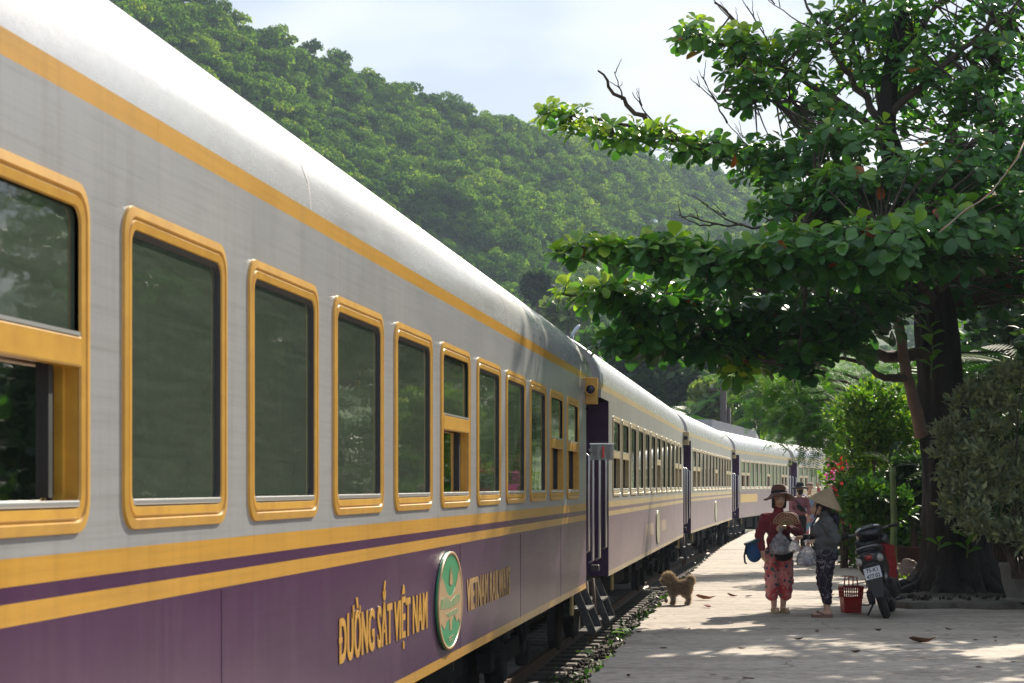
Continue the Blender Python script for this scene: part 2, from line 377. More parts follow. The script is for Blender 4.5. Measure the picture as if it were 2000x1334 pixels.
P = np.array([(*off_path(a, b)[:2], np.interp(b, os_, zs)+.004) for a, b in zip(yy, oo)])
tag(stones('ballast_stones', P, (.012+.024*rng.random(n)), m_stone), 'loose grey ballast stones beside the rail', kind='stuff')

# ------------------------------------------------------------------ hill
HPX = np.array([-6000,-2500,-1200,-400,200,440,560,700,820,930,1040,1150,1250,1400,1500,1800,2300,3500,6000])
HPY = np.array([-200,-260,-230,-140,-50,58,118,176,218,250,281,307,330,363,387,430,480,540,640])
HD  = np.array([420,360,330,330,335,350,362,380,400,415,435,460,500,560,600,680,760,900,1100])
def hill_pt(a, t):
    Yr = np.interp(a, HPX, HD); zr = EYE-(np.interp(a, HPX, HPY)-948)/3800*Yr
    Y0 = 205 - .055*np.clip(a-600, 0, 700)
    Y = Y0+(Yr-Y0)*t; k = 1.1+.35*np.clip((a-500)/700, 0, 1)
    X = (a-1000)/3800*Y
    z = -1 + (zr+1)*np.clip(t,0,1)**k - 60*np.clip(t-1, 0, 1)**1.2
    z = z + 3.2*fbm(X, Y, 3, 3, 1/95)*np.clip(t*(1.0-t)*4, 0, 1)
    return X, Y, z
A = np.concatenate([np.arange(-6000,-400,200), np.arange(-400,2200,25), np.arange(2200,6001,200)]); Tt = np.concatenate([np.linspace(0,1,50), [1.25,1.6]])
AA, TT = np.meshgrid(A, Tt, indexing='ij'); X, Y, Z = hill_pt(AA, TT)
V = np.stack([X,Y,Z], -1).reshape(-1,3); n = len(Tt)
hf = [(i*n+k, (i+1)*n+k, (i+1)*n+k+1, i*n+k+1) for i in range(len(A)-1) for k in range(n-1)]
hill = MB().add(V, hf).build('hill', None, smooth=True, fix=False)
m_hill, N_, L_, p_ = nodes('hill_ground'); p_.inputs['Roughness'].default_value = .95
a_ = N_.new('ShaderNodeAttribute'); a_.attribute_name = 'open'; n_ = noise(N_, L_, .12, 5)
wood_c = ramp(N_, L_, n_.outputs['Fac'], [(.35,(.012,.030,.008)), (.65,(.028,.060,.014))]).outputs[0]; grass_c = ramp(N_, L_, n_.outputs['Fac'], [(.35,(.055,.12,.018)), (.65,(.12,.20,.035))]).outputs[0]  # woodland floor darkened so the gaps between crowns read as shade
L_.new(mixc(N_, L_, a_.outputs['Fac'], wood_c, grass_c), p_.inputs['Base Color']); n2_ = noise(N_, L_, .7, 4); bumpn(N_, L_, p_, n2_.outputs['Fac'], .8, .6); hill.data.materials.append(m_hill)
op_ = np.clip((fbm(X, Y, 9, 3, 1/40)+1.7*(.45-TT)+.8*np.clip((AA-700)/500,0,1)*(TT<.45))*1.2-.1, 0, 1); q_ = hill.data.attributes.new('open','FLOAT','POINT'); q_.data.foreach_set('value', op_.reshape(-1).astype(np.float32))
tag(hill, 'steep green hillside rising behind the train', kind='structure')

# crown shapes for the wood on the hill
def crown_points(nblob, per, rad=1.0, h=1.0, up=.35):
    c = unit(nblob)*rad*(.40+.45*rng.random((nblob,1))); c[:,2] = c[:,2]*h*.8 + h*.15
    br = rad*(.32+.22*rng.random(nblob)); P=[]; D=[]; Nn=[]
    for q, r in zip(c, br):
        d = unit(per); d[:,2] = np.abs(d[:,2])*.8+d[:,2]*.2+.05; d /= np.linalg.norm(d, axis=1, keepdims=True)
        P.append(q+d*r*(.72+.36*rng.random((per,1)))); Nn.append(d+.32*unit(per)); D.append(np.cross(d, unit(per))+.25*d-np.array([0,0,.2]))
    return np.concatenate(P), np.concatenate(D), np.concatenate(Nn)
FCOL = bpy.data.collections.new('crown_shapes')
m_for = LM('hill_foliage', [(0,(.022,.066,.016)),(.3,(.045,.125,.02)),(.6,(.088,.20,.026)),(.85,(.16,.29,.034)),(1,(.26,.34,.06))], rough=.85, trans=.42, spec=.0, tint=(2.2,1.8,.6), objrand=True)
protos = []
for k, (nb, per, h, ls) in enumerate([(13,150,1.0,.125),(10,170,1.35,.12),(16,130,.75,.125),(8,190,1.9,.13),(19,110,.95,.11)]):
    P, D, Nn = crown_points(nb, per, 1.0, h)
    me = leaf_mesh('crown_shape', P, D, Nn, ls*(.7+.7*rng.random(len(P))), tmpl_card(.42))
    # a dark woody core so that the crowns are not see-through shells
    o = bpy.data.objects.new('crown_shape_%d' % k, me); me.materials.append(m_for); FCOL.objects.link(o); protos.append(o)
def scatter(name, P, rot, scl, idx, coll):
    me = bpy.data.meshes.new(name); me.vertices.add(len(P)); me.vertices.foreach_set('co', np.ascontiguousarray(P, dtype=np.float32).ravel())
    for nm, ty, dat in (('rotz','FLOAT',rot),('scl','FLOAT',scl),('pick','INT',idx)):
        a = me.attributes.new(nm, ty, 'POINT'); a.data.foreach_set('value', np.asarray(dat, dtype=np.int32 if ty == 'INT' else np.float32))
    o = link(name, me)
    ng = bpy.data.node_groups.new(name+'_nodes', 'GeometryNodeTree')
    ng.interface.new_socket('Geometry', in_out='INPUT', socket_type='NodeSocketGeometry'); ng.interface.new_socket('Geometry', in_out='OUTPUT', socket_type='NodeSocketGeometry')
    n = ng.nodes; l = ng.links
    gi = n.new('NodeGroupInput'); go = n.new('NodeGroupOutput'); m2p = n.new('GeometryNodeMeshToPoints'); iop = n.new('GeometryNodeInstanceOnPoints')
    ci = n.new('GeometryNodeCollectionInfo'); ci.inputs['Collection'].default_value = coll; ci.inputs['Separate Children'].default_value = True; ci.inputs['Reset Children'].default_value = True
    def attr(nm, ty):
        q = n.new('GeometryNodeInputNamedAttribute'); q.data_type = ty; q.inputs['Name'].default_value = nm; return q.outputs['Attribute']
    cx = n.new('ShaderNodeCombineXYZ'); l.new(attr('rotz','FLOAT'), cx.inputs['Z'])
    e2r = n.new('FunctionNodeEulerToRotation'); l.new(cx.outputs[0], e2r.inputs[0])
    l.new(gi.outputs[0], m2p.inputs['Mesh']); l.new(m2p.outputs[0], iop.inputs['Points']); l.new(ci.outputs[0], iop.inputs['Instance'])
    iop.inputs['Pick Instance'].default_value = True; l.new(attr('pick','INT'), iop.inputs['Instance Index']); l.new(e2r.outputs[0], iop.inputs['Rotation'])
    l.new(attr('scl','FLOAT'), iop.inputs['Scale']); l.new(iop.outputs[0], go.inputs[0])
    md = o.modifiers.new('scatter', 'NODES'); md.node_group = ng
    return o
def wood(a0, a1, n, tmin=.1, tmax=1.0):
    a = a0+(a1-a0)*rng.random(n); t = tmin+(tmax-tmin)*rng.random(n)
    X, Y, Z = hill_pt(a, t)
    open_ = fbm(X, Y, 9, 3, 1/40)+1.7*(.45-t)+.8*np.clip((a-700)/500,0,1)*(t<.45)
    big = np.clip(1.15-.75*np.clip(open_, 0, 1.1), .34, 1.2)
    s = (1.0+2.5*rng.random(n)**2.2)*big*(.75+.25*Y/380)
    keep = rng.random(n) > .25*np.clip(open_, 0, 1)
    Z = Z + s*.35
    return np.stack([X,Y,Z],-1)[keep], s[keep]
parts_ = [wood(120,1560,8200), wood(120,1560,300,.95,1.0), wood(-1500,120,1600), wood(1560,3600,1800)]
P = np.concatenate([q[0] for q in parts_]); s = np.concatenate([q[1] for q in parts_]); n = len(P)
tag(scatter('hillside_wood', P, rng.random(n)*6.28, s, rng.integers(0,5,n), FCOL), 'dense green wood covering the hillside', 'wood', kind='stuff')
# ------------------------------------------------------------------ train: local x along the car, y = 0 the platform side (inside is +y), z = height above platform
ZB, ZS, WID, RISE = .375, 2.78, 2.8, .77
WP, WW, W0 = 1.514, 1.2, .575
WZ0, WZ1 = 1.383, 2.447
def paint(name, bands, dirt=.55, fade=0.0, streak=1.0):
    """painted steel side; bands = (z upper limit, colour) from the bottom up"""
    m, N, L, p = nodes(name)
    tc = N.new('ShaderNodeTexCoord'); sp = N.new('ShaderNodeSeparateXYZ'); L.new(tc.outputs['Object'], sp.inputs[0])
    mr = N.new('ShaderNodeMapRange'); mr.inputs['From Min'].default_value = 0; mr.inputs['From Max'].default_value = 4; L.new(sp.outputs['Z'], mr.inputs['Value'])
    r = N.new('ShaderNodeValToRGB'); r.color_ramp.interpolation = 'CONSTANT'; e = r.color_ramp.elements
    while len(e) < len(bands): e.new(.5)
    z = 0
    for k, (zt, c) in enumerate(bands): e[k].position = z/4; e[k].color = (*c, 1); z = zt
    L.new(mr.outputs[0], r.inputs[0])
    # vertical dirt runs and a dusty film
    n1 = noise(N, L, 3.2, 6, stretch=(6,1,.16), rough=.65); s1 = ramp(N, L, n1.outputs['Fac'], [(.46,(0,0,0)), (.72,(1,1,1))])
    n2 = noise(N, L, .8, 5, stretch=(1,1,1.6), rough=.6); s2 = ramp(N, L, n2.outputs['Fac'], [(.35,(0,0,0)), (.75,(1,1,1))])
    zr = N.new('ShaderNodeMapRange'); zr.inputs['From Min'].default_value = 1.15; zr.inputs['From Max'].default_value = .45; L.new(sp.outputs['Z'], zr.inputs['Value'])
    dust = mathn(N, L, 'MULTIPLY', mathn(N, L, 'ADD', mathn(N, L, 'MULTIPLY', s1.outputs[0], .5*streak), mathn(N, L, 'ADD', mathn(N, L, 'MULTIPLY', s2.outputs[0], .35), fade)), dirt, True)
    dust = mathn(N, L, 'MULTIPLY', dust, mathn(N, L, 'ADD', mathn(N, L, 'MULTIPLY', zr.outputs[0], .65), .42), True)
    c = mixc(N, L, dust, r.outputs[0], (.36,.31,.28))
    n4 = noise(N, L, 30, 3, stretch=(.6,1,.6), rough=.8); s4 = ramp(N, L, n4.outputs['Fac'], [(.3,(.8,.8,.8)), (.5,(1,1,1))])
    c = mixc(N, L, .22, c, s4.outputs[0], 'MULTIPLY')
    # brushed wiping marks along the car and faint dark runs under the windows
    n6 = noise(N, L, 6, 6, stretch=(.16,1,9), rough=.7); s6 = ramp(N, L, n6.outputs['Fac'], [(.30,(.80,.80,.79)), (.5,(1,1,1)), (.72,(1.10,1.10,1.10))]); c = mixc(N, L, .8, c, s6.outputs[0], 'MULTIPLY')
    n7 = noise(N, L, 2.6, 5, stretch=(4,1,.25), rough=.7); s7 = ramp(N, L, n7.outputs['Fac'], [(.33,(.74,.72,.69)), (.52,(1,1,1))]); c = mixc(N, L, .45, c, s7.outputs[0], 'MULTIPLY')
    n8 = noise(N, L, .7, 4, rough=.6); s8 = ramp(N, L, n8.outputs['Fac'], [(.3,(.86,.86,.87)), (.65,(1.06,1.05,1.04))]); c = mixc(N, L, .9, c, s8.outputs[0], 'MULTIPLY')
    L.new(c, p.inputs['Base Color'])
    n3 = noise(N, L, 5, 4, stretch=(.22,1,7), rough=.5)
    L.new(mathn(N, L, 'ADD', mathn(N, L, 'MULTIPLY', n3.outputs['Fac'], .06), mathn(N, L, 'ADD', mathn(N, L, 'MULTIPLY', dust, .4), .26)), p.inputs['Roughness'])
    n5 = noise(N, L, 1.1, 3, stretch=(.6,1,1)); bumpn(N, L, p, n5.outputs['Fac'], .35, .02); p.inputs['Specular IOR Level'].default_value = .4
    return m
PURPLE, GOLD, WHITE = (.056,.011,.062), (.56,.30,.042), (.33,.333,.34)
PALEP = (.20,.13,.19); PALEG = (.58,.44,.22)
B1 = [(.428,GOLD),(1.132,PURPLE),(1.188,GOLD),(1.238,PURPLE),(1.318,GOLD),(2.70,WHITE),(2.785,GOLD),(4,WHITE)]
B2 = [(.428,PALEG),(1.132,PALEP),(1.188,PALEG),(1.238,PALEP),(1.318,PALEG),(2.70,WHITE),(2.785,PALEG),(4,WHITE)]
B4 = [(.40,PALEP),(1.34,PALEP),(2.66,WHITE),(2.76,PALEG),(4,WHITE)]
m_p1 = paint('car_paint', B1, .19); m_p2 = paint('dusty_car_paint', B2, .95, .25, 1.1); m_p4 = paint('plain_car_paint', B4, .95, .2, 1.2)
def roofmat():
    m, N, L, p = nodes('roof_paint')
    n1 = noise(N, L, 1.3, 5, stretch=(1,1,1), rough=.6); n2 = noise(N, L, 6, 5, stretch=(.25,3,3), rough=.65)
    f = mathn(N, L, 'ADD', mathn(N, L, 'MULTIPLY', n1.outputs['Fac'], .5), mathn(N, L, 'MULTIPLY', n2.outputs['Fac'], .5))
    L.new(ramp(N, L, f, [(.32,(.32,.315,.31)), (.5,(.50,.50,.505)), (.7,(.58,.58,.585))]).outputs[0], p.inputs['Base Color'])
    L.new(ramp(N, L, f, [(.35,(.31,.31,.31)), (.65,(.25,.25,.25))]).outputs[0], p.inputs['Roughness'])
    p.inputs['Metallic'].default_value = .4; bumpn(N, L, p, n1.outputs['Fac'], .3, .03); return m
m_roof = roofmat()
m_gold = M('gold_paint', (.60,.33,.045), (.50,.26,.035), scale=9, rough=.36, spec=.6); m_goldp = M('faded_gold_paint', (.52,.43,.27), (.46,.37,.22), scale=9, rough=.4)
m_purp = M('purple_paint', (.060,.016,.085), (.035,.010,.05), scale=6, rough=.4); m_rub = M('black_rubber', (.012,.012,.013), rough=.6)
m_alu = M('bare_aluminium', (.72,.71,.70), rough=.32, metal=.75); m_dark = M('underframe_black', (.014,.012,.011), (.035,.03,.027), scale=8, rough=.85)
m_step = M('step_steel', (.055,.052,.052), (.10,.097,.095), scale=12, rough=.5, metal=.4); m_grey = M('end_wall_grey', (.30,.29,.30), (.40,.39,.40), scale=3, rough=.6)
m_in = M('interior_panel', (.10,.10,.085), rough=.7); m_cur = M('curtain_cloth', (.17,.19,.15), (.26,.28,.23), scale=5, rough=.9, stretch=(1,1,.2))
def glassmat(name, tint=(.30,.34,.30), wob=.012):
    m, N, L, p = nodes(name); N.remove(p)
    gl = N.new('ShaderNodeBsdfGlossy'); gl.inputs['Roughness'].default_value = .03; tr = N.new('ShaderNodeBsdfTransparent'); tr.inputs['Color'].default_value = (*tint, 1)
    fr = N.new('ShaderNodeFresnel'); fr.inputs['IOR'].default_value = 1.6
    n = noise(N, L, 2.2, 3, stretch=(1,1,2.5)); b = N.new('ShaderNodeBump'); b.inputs['Strength'].default_value = wob; b.inputs['Distance'].default_value = .1
    L.new(n.outputs['Fac'], b.inputs['Height']); L.new(b.outputs[0], gl.inputs['Normal'])
    df = N.new('ShaderNodeBsdfDiffuse'); df.inputs['Color'].default_value = (.28,.36,.27,1)      # dust film on the pane
    n2 = noise(N, L, 3, 6, stretch=(.5,1,6), rough=.7, dist=1.5); r2 = ramp(N, L, n2.outputs['Fac'], [(.35,(.17,.17,.17)), (.8,(.28,.28,.28))])
    m0 = N.new('ShaderNodeMixShader'); L.new(r2.outputs[0], m0.inputs[0]); L.new(tr.outputs[0], m0.inputs[1]); L.new(df.outputs[0], m0.inputs[2])
    mx = N.new('ShaderNodeMixShader'); L.new(fr.outputs[0], mx.inputs[0]); L.new(m0.outputs[0], mx.inputs[1]); L.new(gl.outputs[0], mx.inputs[2])
    L.new(mx.outputs[0], N['Material Output'].inputs['Surface']); return m
m_glass = glassmat('window_glass')

def rrect(x0, x1, z0, z1, r, n=5):
    P = []
    for cx, cz, a in ((x1-r, z1-r, 0), (x0+r, z1-r, 90), (x0+r, z0+r, 180), (x1-r, z0+r, 270)):
        for k in range(n+1): t = R(a+90*k/n); P.append((cx+r*math.cos(t), cz+r*math.sin(t)))
    return P
def ring(mb, loops):                  # loops: list of (list of (x,z), y); skins them one to the next
    n = len(loops[0][0]); V = []
    for q, y in loops: V += [(x, y, z) for x, z in q]
    return mb.add(V, [(j*n+k, j*n+(k+1)%n, (j+1)*n+(k+1)%n, (j+1)*n+k) for j in range(len(loops)-1) for k in range(n)])
H = WZ1-WZ0
def ins(d, r): return rrect(d, WW-d, d, H-d, r)
# frame with its step and groove (one mesh shared by every window)
fm = ring(MB(), [(ins(0,.10), .004), (ins(.004,.10), -.010), (ins(.034,.08), -.014), (ins(.038,.078), -.006), (ins(.045,.075), -.006), (ins(.049,.072), -.012), (ins(.076,.055), -.009), (ins(.080,.054), -.001)]).mesh('window', True); fm.set_sharp_from_angle(angle=R(28))
gm = ring(MB(), [(ins(.079,.054), -.003), (ins(.083,.052), -.004), (ins(.098,.04), .010), (ins(.098,.04), .03)]).mesh('gasket')
sm_ = MB().box((WW/2, -.001, .092), (WW-.19, .022, .020)).mesh('sill', bevel=.004)
pm = MB().add([(.08,.012,.08),(WW-.08,.012,.08),(WW-.08,.012,H-.08),(.08,.012,H-.08)], [(0,1,2,3)]).mesh('pane')
HT = .55                                                      # height of the transom of the sliding windows
pmu = MB().add([(.08,.012,HT),(WW-.08,.012,HT),(WW-.08,.012,H-.08),(.08,.012,H-.08)], [(0,1,2,3)]).mesh('pane')
pml = MB().add([(.08,.055,.08),(1.0,.055,.08),(1.0,.055,HT),(.08,.055,HT)], [(0,1,2,3)]).mesh('pane')
tm = MB().box((WW/2, .008, HT), (WW-.15, .04, .095)).mesh('transom', bevel=.008)
tsm = MB().box((WW/2, .0, HT+.053), (WW-.19, .026, .012)).mesh('sill')
shm = ring(MB(), [(rrect(.082, WW-.082, .082, HT-.03, .03), .0), (rrect(.084, WW-.084, .084, HT-.03, .03), .04), (rrect(.10, WW-.10, .10, HT-.03, .03), .042), (rrect(.10, WW-.10, .10, HT-.03, .03), .07)]); shm = shm.mesh('sash')
bbm = MB().box((.985, .05, (HT+.05)/2+.02), (.035, .03, HT-.13)).mesh('sash_bar')
def curtain(x0, x1, seed):
    V = []; n = 44; r_ = random.Random(seed); ph = r_.random()*6
    for k in range(n+1):
        x = x0+(x1-x0)*k/n; y = .17+.022*math.sin(k*1.1+ph)+.012*math.sin(k*.47+ph*2)
        V += [(x, y, .03), (x, y, H-.03)]
    return MB().add(V, [(2*k, 2*k+2, 2*k+3, 2*k+1) for k in range(n)]).mesh('curtain', True)
CUR = [curtain(.04, .50, 1), curtain(.42, 1.16, 2), curtain(.04, 1.16, 3), curtain(.62, 1.16, 4)]
HALF = {0, 1, 6, 10, 11}

def roof_prof(s=1.0, inset=0.0, n=22):
    P = []
    for k in range(n+1):
        a = PI*k/n; c, q = math.cos(a), math.sin(a)
        yy = WID/2 - (WID/2-inset)*math.copysign(abs(c)**.90, c); P.append((yy, ZS + RISE*s*q**.96))
    return P
def text_mesh(txt, size, xs=1.0, off=0.0, ext=.002, sp=1.0):
    cu = bpy.data.curves.new('txt', 'FONT'); cu.body = txt; cu.size = size; cu.offset = off; cu.extrude = ext; cu.align_x = 'LEFT'; cu.space_character = sp; cu.resolution_u = 3
    o = bpy.data.objects.new('txt', cu); COL.objects.link(o)
    me = bpy.data.meshes.new_from_object(o.evaluated_get(bpy.context.evaluated_depsgraph_get())); bpy.data.objects.remove(o)
    co = np.empty(len(me.vertices)*3); me.vertices.foreach_get('co', co); co = co.reshape(-1,3); co[:,0] *= xs
    return me, co
def lettering(txt, x0, x1, z0, z1, parent, mat, y=-.0035, capfrom='N'):
    me, co = text_mesh(txt, 1.0, 1.0, .017, sp=1.06)
    mm, cc = text_mesh(capfrom, 1.0, 1.0, .017); zl, zh = cc[:,1].min(), cc[:,1].max()
    xl, xh = co[:,0].min(), co[:,0].max()
    new = np.stack([x0+(co[:,0]-xl)/(xh-xl)*(x1-x0), y-co[:,2]*.5, z0+(co[:,1]-zl)/(zh-zl)*(z1-z0)], 1)
    me.vertices.foreach_set('co', new.ravel()); me.materials.clear(); me.name = 'lettering'
    # heavier strokes: the same outline laid again a finger's breadth to each side
    bm = bmesh.new()
    for dx, dy in ((-.0065,0), (0,-.0004), (.0065,-.0008)):
        q = me.copy(); c2 = new+np.array([dx,dy,0]); q.vertices.foreach_set('co', c2.ravel()); bm.from_mesh(q); bpy.data.meshes.remove(q)
    bm.to_mesh(me); bm.free()
    return link('lettering', me, mat, parent)

def wheelset(parent, x, y, mat, far):
    m = Matrix.Rotation(R(90), 3, 'X')
    w_ = MB().lathe([(.0,-.06),(.10,-.06),(.12,-.03),(.30,-.02),(.33,-.05),(.39,-.05),(.39,.05),(.42,.055),(.42,.075),(.0,.075)], 28, (x, y, ZR+.39), m)
    return w_.build('wheel', mat, parent, True)

VM = {}
def vm(me, mat):                       # the same mesh once per paint
    k = (me.name, mat.name)
    if k not in VM:
        c = me.copy(); c.materials.clear(); c.materials.append(mat); VM[k] = c
    return VM[k]
def make_car(i, label, paintm, goldm, flags=()):
    u = U(SLOPES[i]); rz = math.atan2(u.y, u.x)
    t = thing('passenger_car', label, 'railway car', ORIG[i], rz, 'passenger cars of the train')
    LN = CARL
    # platform-side wall with its window openings
    b = MB(); cuts_x = [0.0]
    for k in range(12): cuts_x += [W0+WP*k+.05, W0+WP*k+WW-.05]
    cuts_x.append(LN); zc = [ZB, WZ0+.05, WZ1-.05, ZS]
    nx = len(cuts_x); V = [(x, 0, z) for z in zc for x in cuts_x]; Fc = []
    for j in range(3):
        for k in range(nx-1):
            if j == 1 and k % 2 == 1: continue
            Fc.append((j*nx+k, j*nx+k+1, (j+1)*nx+k+1, (j+1)*nx+k))
    b.add(V, Fc)
    # header over the doors, flush with the side; turned-in lower edge
    for x0, x1 in ((-VEST, 0), (LN, LN+VEST)):
        b.add([(x0,0,2.60),(x1,0,2.60),(x1,0,ZS),(x0,0,ZS)], [(0,1,2,3)])
    b.add([(0,0,ZB),(LN,0,ZB),(LN,.05,ZB-.015),(0,.05,ZB-.015)], [(0,1,2,3)])
    b.add([(-VEST,WID,ZB),(LN+VEST,WID,ZB),(LN+VEST,WID,ZS),(-VEST,WID,ZS)], [(0,1,2,3)])
    b.build('body_side', paintm, t, fix=False)
    # corner returns beside the doors
    for x0, dx in ((0, 1), (LN, -1)):
        d = MB().box((x0+dx*.015, .22, (ZB+2.6)/2), (.03-.004, .43, 2.6-ZB)); d.build('door_jamb', m_purp, t)
    # roof with dropped, rounded ends
    xs = [-VEST, -VEST+.10, -VEST+.4, -VEST+.85, .3, 3, LN/2, LN-3, LN-.3, LN+VEST-.85, LN+VEST-.4, LN+VEST-.10, LN+VEST]
    sc = [.80, .84, .92, .985, 1, 1, 1, 1, 1, .985, .92, .84, .80]; ii = [.05,.03,.012,.003,0,0,0,0,0,.003,.012,.03,.05]
    if i > 0: sc[:4] = [.97,.985,1,1]; ii[:4] = [.0,0,0,0]
    V = []; 
    for x, s_, q in zip(xs, sc, ii): V += [(x, y, z) for y, z in roof_prof(s_, q)]
    n = 23; rf = MB().add(V, [(j*n+k, j*n+k+1, (j+1)*n+k+1, (j+1)*n+k) for j in range(len(xs)-1) for k in range(n-1)])
    rfo = rf.build('roof', m_roof, t, True)
    for x in (6.2, 12.9):
        V = [(x+dx, y, z+.006) for dx in (-.012,.012) for y, z in roof_prof()]
        MB().add(V, [(k, k+1, n+k+1, n+k) for k in range(n-1)]).build('roof_seam', m_grey, rfo, True)
    # end walls: grey arch above, painted wall below
    for x, sg in ((-VEST, -1), (LN+VEST, 1)):
        s_ = sc[0] if sg < 0 else sc[-1]; q = ii[0] if sg < 0 else ii[-1]
        pr = roof_prof(s_, q)
        MB().add([(x-sg*.002, y, z) for y, z in pr], [tuple(range(n))]).build('end_arch', m_grey, t)
        e = MB().add([(x,0,2.60),(x,WID,2.60),(x,WID,ZS),(x,0,ZS)], [(0,1,2,3)]); e.build('end_header', paintm, t, fix=False)
        MB().add([(x,.26,ZB),(x,WID,ZB),(x,WID,2.6),(x,.26,2.6)], [(0,1,2,3)]).build('end_wall', m_purp, t, fix=False)
        MB().box((x+sg*.18, WID/2, 1.45), (.34, 1.15, 2.1)).build('gangway', m_rub, t)
        cx = x-sg*VEST/2
        # recessed door with a yellow framed window, threshold
        do = MB().box((cx, .30, (ZB+2.6)/2), (VEST-.04, .05, 2.6-ZB-.02)).build('door', m_purp, t)
        ring(MB(), [(rrect(cx-.26,cx+.26,1.55,2.35,.05), .27), (rrect(cx-.26,cx+.26,1.55,2.35,.05), .262), (rrect(cx-.22,cx+.22,1.59,2.31,.04), .262), (rrect(cx-.22,cx+.22,1.59,2.31,.04), .27)]).build('frame', goldm, do)
        MB().add([(cx-.22,.268,1.59),(cx+.22,.268,1.59),(cx+.22,.268,2.31),(cx-.22,.268,2.31)], [(0,1,2,3)]).build('pane', m_glass, do)
        MB().tube([(cx-.42,.27,1.25),(cx-.42,.22,1.27),(cx-.42,.22,1.43),(cx-.42,.27,1.45)], .012, 6).build('handle', m_alu, do)
        # grab rails
        for hx, hy, z0, z1 in ((x-sg*.06, .02, .62, 1.95), (x-sg*(VEST-.05), .03, .72, 1.9), (x-sg*.03, .15, .70, 1.92)):
            MB().tube([(hx,hy+.05,z0),(hx,hy,z0+.03),(hx,hy,z1-.03),(hx,hy+.05,z1)], .016, 8).build('grab_rail', m_alu, t, True)
        MB().box((x-sg*VEST*.5, .12, .50), (.10,.10,.08)).build('latch', m_step, t, bevel=.01)
        # folding steps: two side plates and treads
        so = MB().box((cx, .01, -.13), (.80,.20,.022)).build('step', m_step, t)
        for dx in (-.40, .40):
            MB().prism([(.10,.36),(.20,.36),(-.02,-.16),(-.10,-.13)], cx+dx-.012, cx+dx+.012, lambda a_, b_, w_: (w_, a_, b_)).build('side_plate', m_step, so)
        for z_, y_ in ((.12,.08),): MB().box((cx, y_+.01, z_), (.80,.20,.022)).build('tread', m_step, so)
        MB().box((cx, .16, -.02), (.78, .012, .34)).build('riser', m_dark, so)
        MB().tube([(x-sg*.02,.10,ZB+.02),(x-sg*.02,.08,.1),(x,.06,-.34)], [.018,.022,.02], 8).build('hose', M('old_hose', (.16,.11,.08), rough=.7), t, True)
    # marker lamp box at the far corner
    lb = MB().box((LN-.02, -.06, 2.59), (.17,.14,.30)).build('marker_lamp', goldm, t, bevel=.012)
    mm = Matrix.Rotation(R(-90), 3, 'Y')
    MB().lathe([(.0,.02),(.048,.02),(.05,.0)], 20, (LN-.125, -.06, 2.60), mm).build('lens', M('dark_lens', (.015,.01,.03), rough=.12), lb, True)
    MB().lathe([(.048,-.012),(.05,.028),(.064,.028),(.064,-.012)], 20, (LN-.118, -.06, 2.60), mm).build('bezel', goldm, lb, True)
    MB().tube([(LN-.06,-.06,2.44),(LN-.06,-.05,2.40),(LN-.02,.02,2.38)], .012, 6).build('lead', m_rub, lb)
    # inside: floor, lining, luggage shelf
    MB().add([(0,.42,ZB+.5),(LN,.42,ZB+.5),(LN,WID-.04,ZB+.5),(0,WID-.04,ZB+.5),(0,WID-.04,ZS-.05),(LN,WID-.04,ZS-.05),(LN,.06,ZS-.05),(0,.06,ZS-.05)], [(0,1,2,3),(3,2,5,4),(4,5,6,7)]).build('lining', m_in, t, fix=False)
    if i < 2:
        sb = MB().box((0,0,0), (.12,1.0,.75)).mesh('seat_back', bevel=.04)
        for k in range(11): link('seat_back', sb, M('seat_cloth', (.06,.07,.13), rough=.8), t, (W0+WP*(k+.9)+.25, .85, 1.45))
    # windows
    for k in range(12):
        x = W0+WP*k
        wd = link('window', vm(fm, goldm), goldm, t, (x, 0, WZ0))
        link('sill', sm_, m_alu, wd)
        if k not in HALF: link('gasket', gm, m_rub, wd)
        if k in HALF:
            link('pane', pmu, m_glass, wd); link('pane', pml, m_glass, wd); link('transom', vm(tm, goldm), goldm, wd); link('sash', vm(shm, goldm), goldm, wd); link('sash_bar', bbm, m_rub, wd); link('sill', tsm, m_alu, wd)
            link('curtain', CUR[(k+i)%2], m_cur, wd)
        else:
            link('pane', pm, m_glass, wd); link('curtain', CUR[(0,2,3,1,2,0)[(k+i)%6]], m_cur, wd)
    # underframe, bogies, hanging gear
    MB().box((LN/2, WID/2, ZB-.03), (LN+1.4, 2.3, .10)).build('underframe', m_dark, t)
    for bx in (2.3, LN-2.3):
        bo = MB().box((bx,.62,ZR+.52), (2.7,.14,.20)).box((bx,2.18,ZR+.52), (2.7,.14,.20)).box((bx,1.4,ZR+.6), (.5,1.6,.25)).build('bogie', m_dark, t, bevel=.02)
        for dx in (-.95, .95):
            for y_ in (.86, 1.94): wheelset(bo, bx+dx, y_, m_dark, False)
            MB().box((bx+dx,.54,ZR+.42), (.26,.14,.26)).build('axle_box', m_dark, bo, bevel=.03)
            for q in (-.17, .17): MB().lathe([(.055,0),(.07,.03),(.05,.06),(.07,.09),(.05,.12),(.07,.15),(.055,.18)], 10, (bx+dx+q,.56,ZR+.60)).build('spring', m_dark, bo, True)
        MB().tube([(bx-.5,.42,ZB-.02),(bx-.5,.38,ZB-.30),(bx-.2,.4,ZB-.5),(bx+.15,.42,ZB-.38),(bx+.25,.44,ZB-.05)], .025, 7).build('hose', m_rub, t, True)
    for x0, x1, h in ((5.2,6.6,.5),(7.2,9.4,.42),(10.4,11.2,.55),(12.2,14,.4)):
        MB().box(((x0+x1)/2,.95,ZB-.08-h/2), (x1-x0,.8,h)).build('equipment_box', m_dark, t, bevel=.02)
    for x0 in (4.4, 9.9, 11.9, 15.0):
        MB().box((x0,.30,ZB-.12), (.05,.03,.22)).build('bracket', m_step, t)
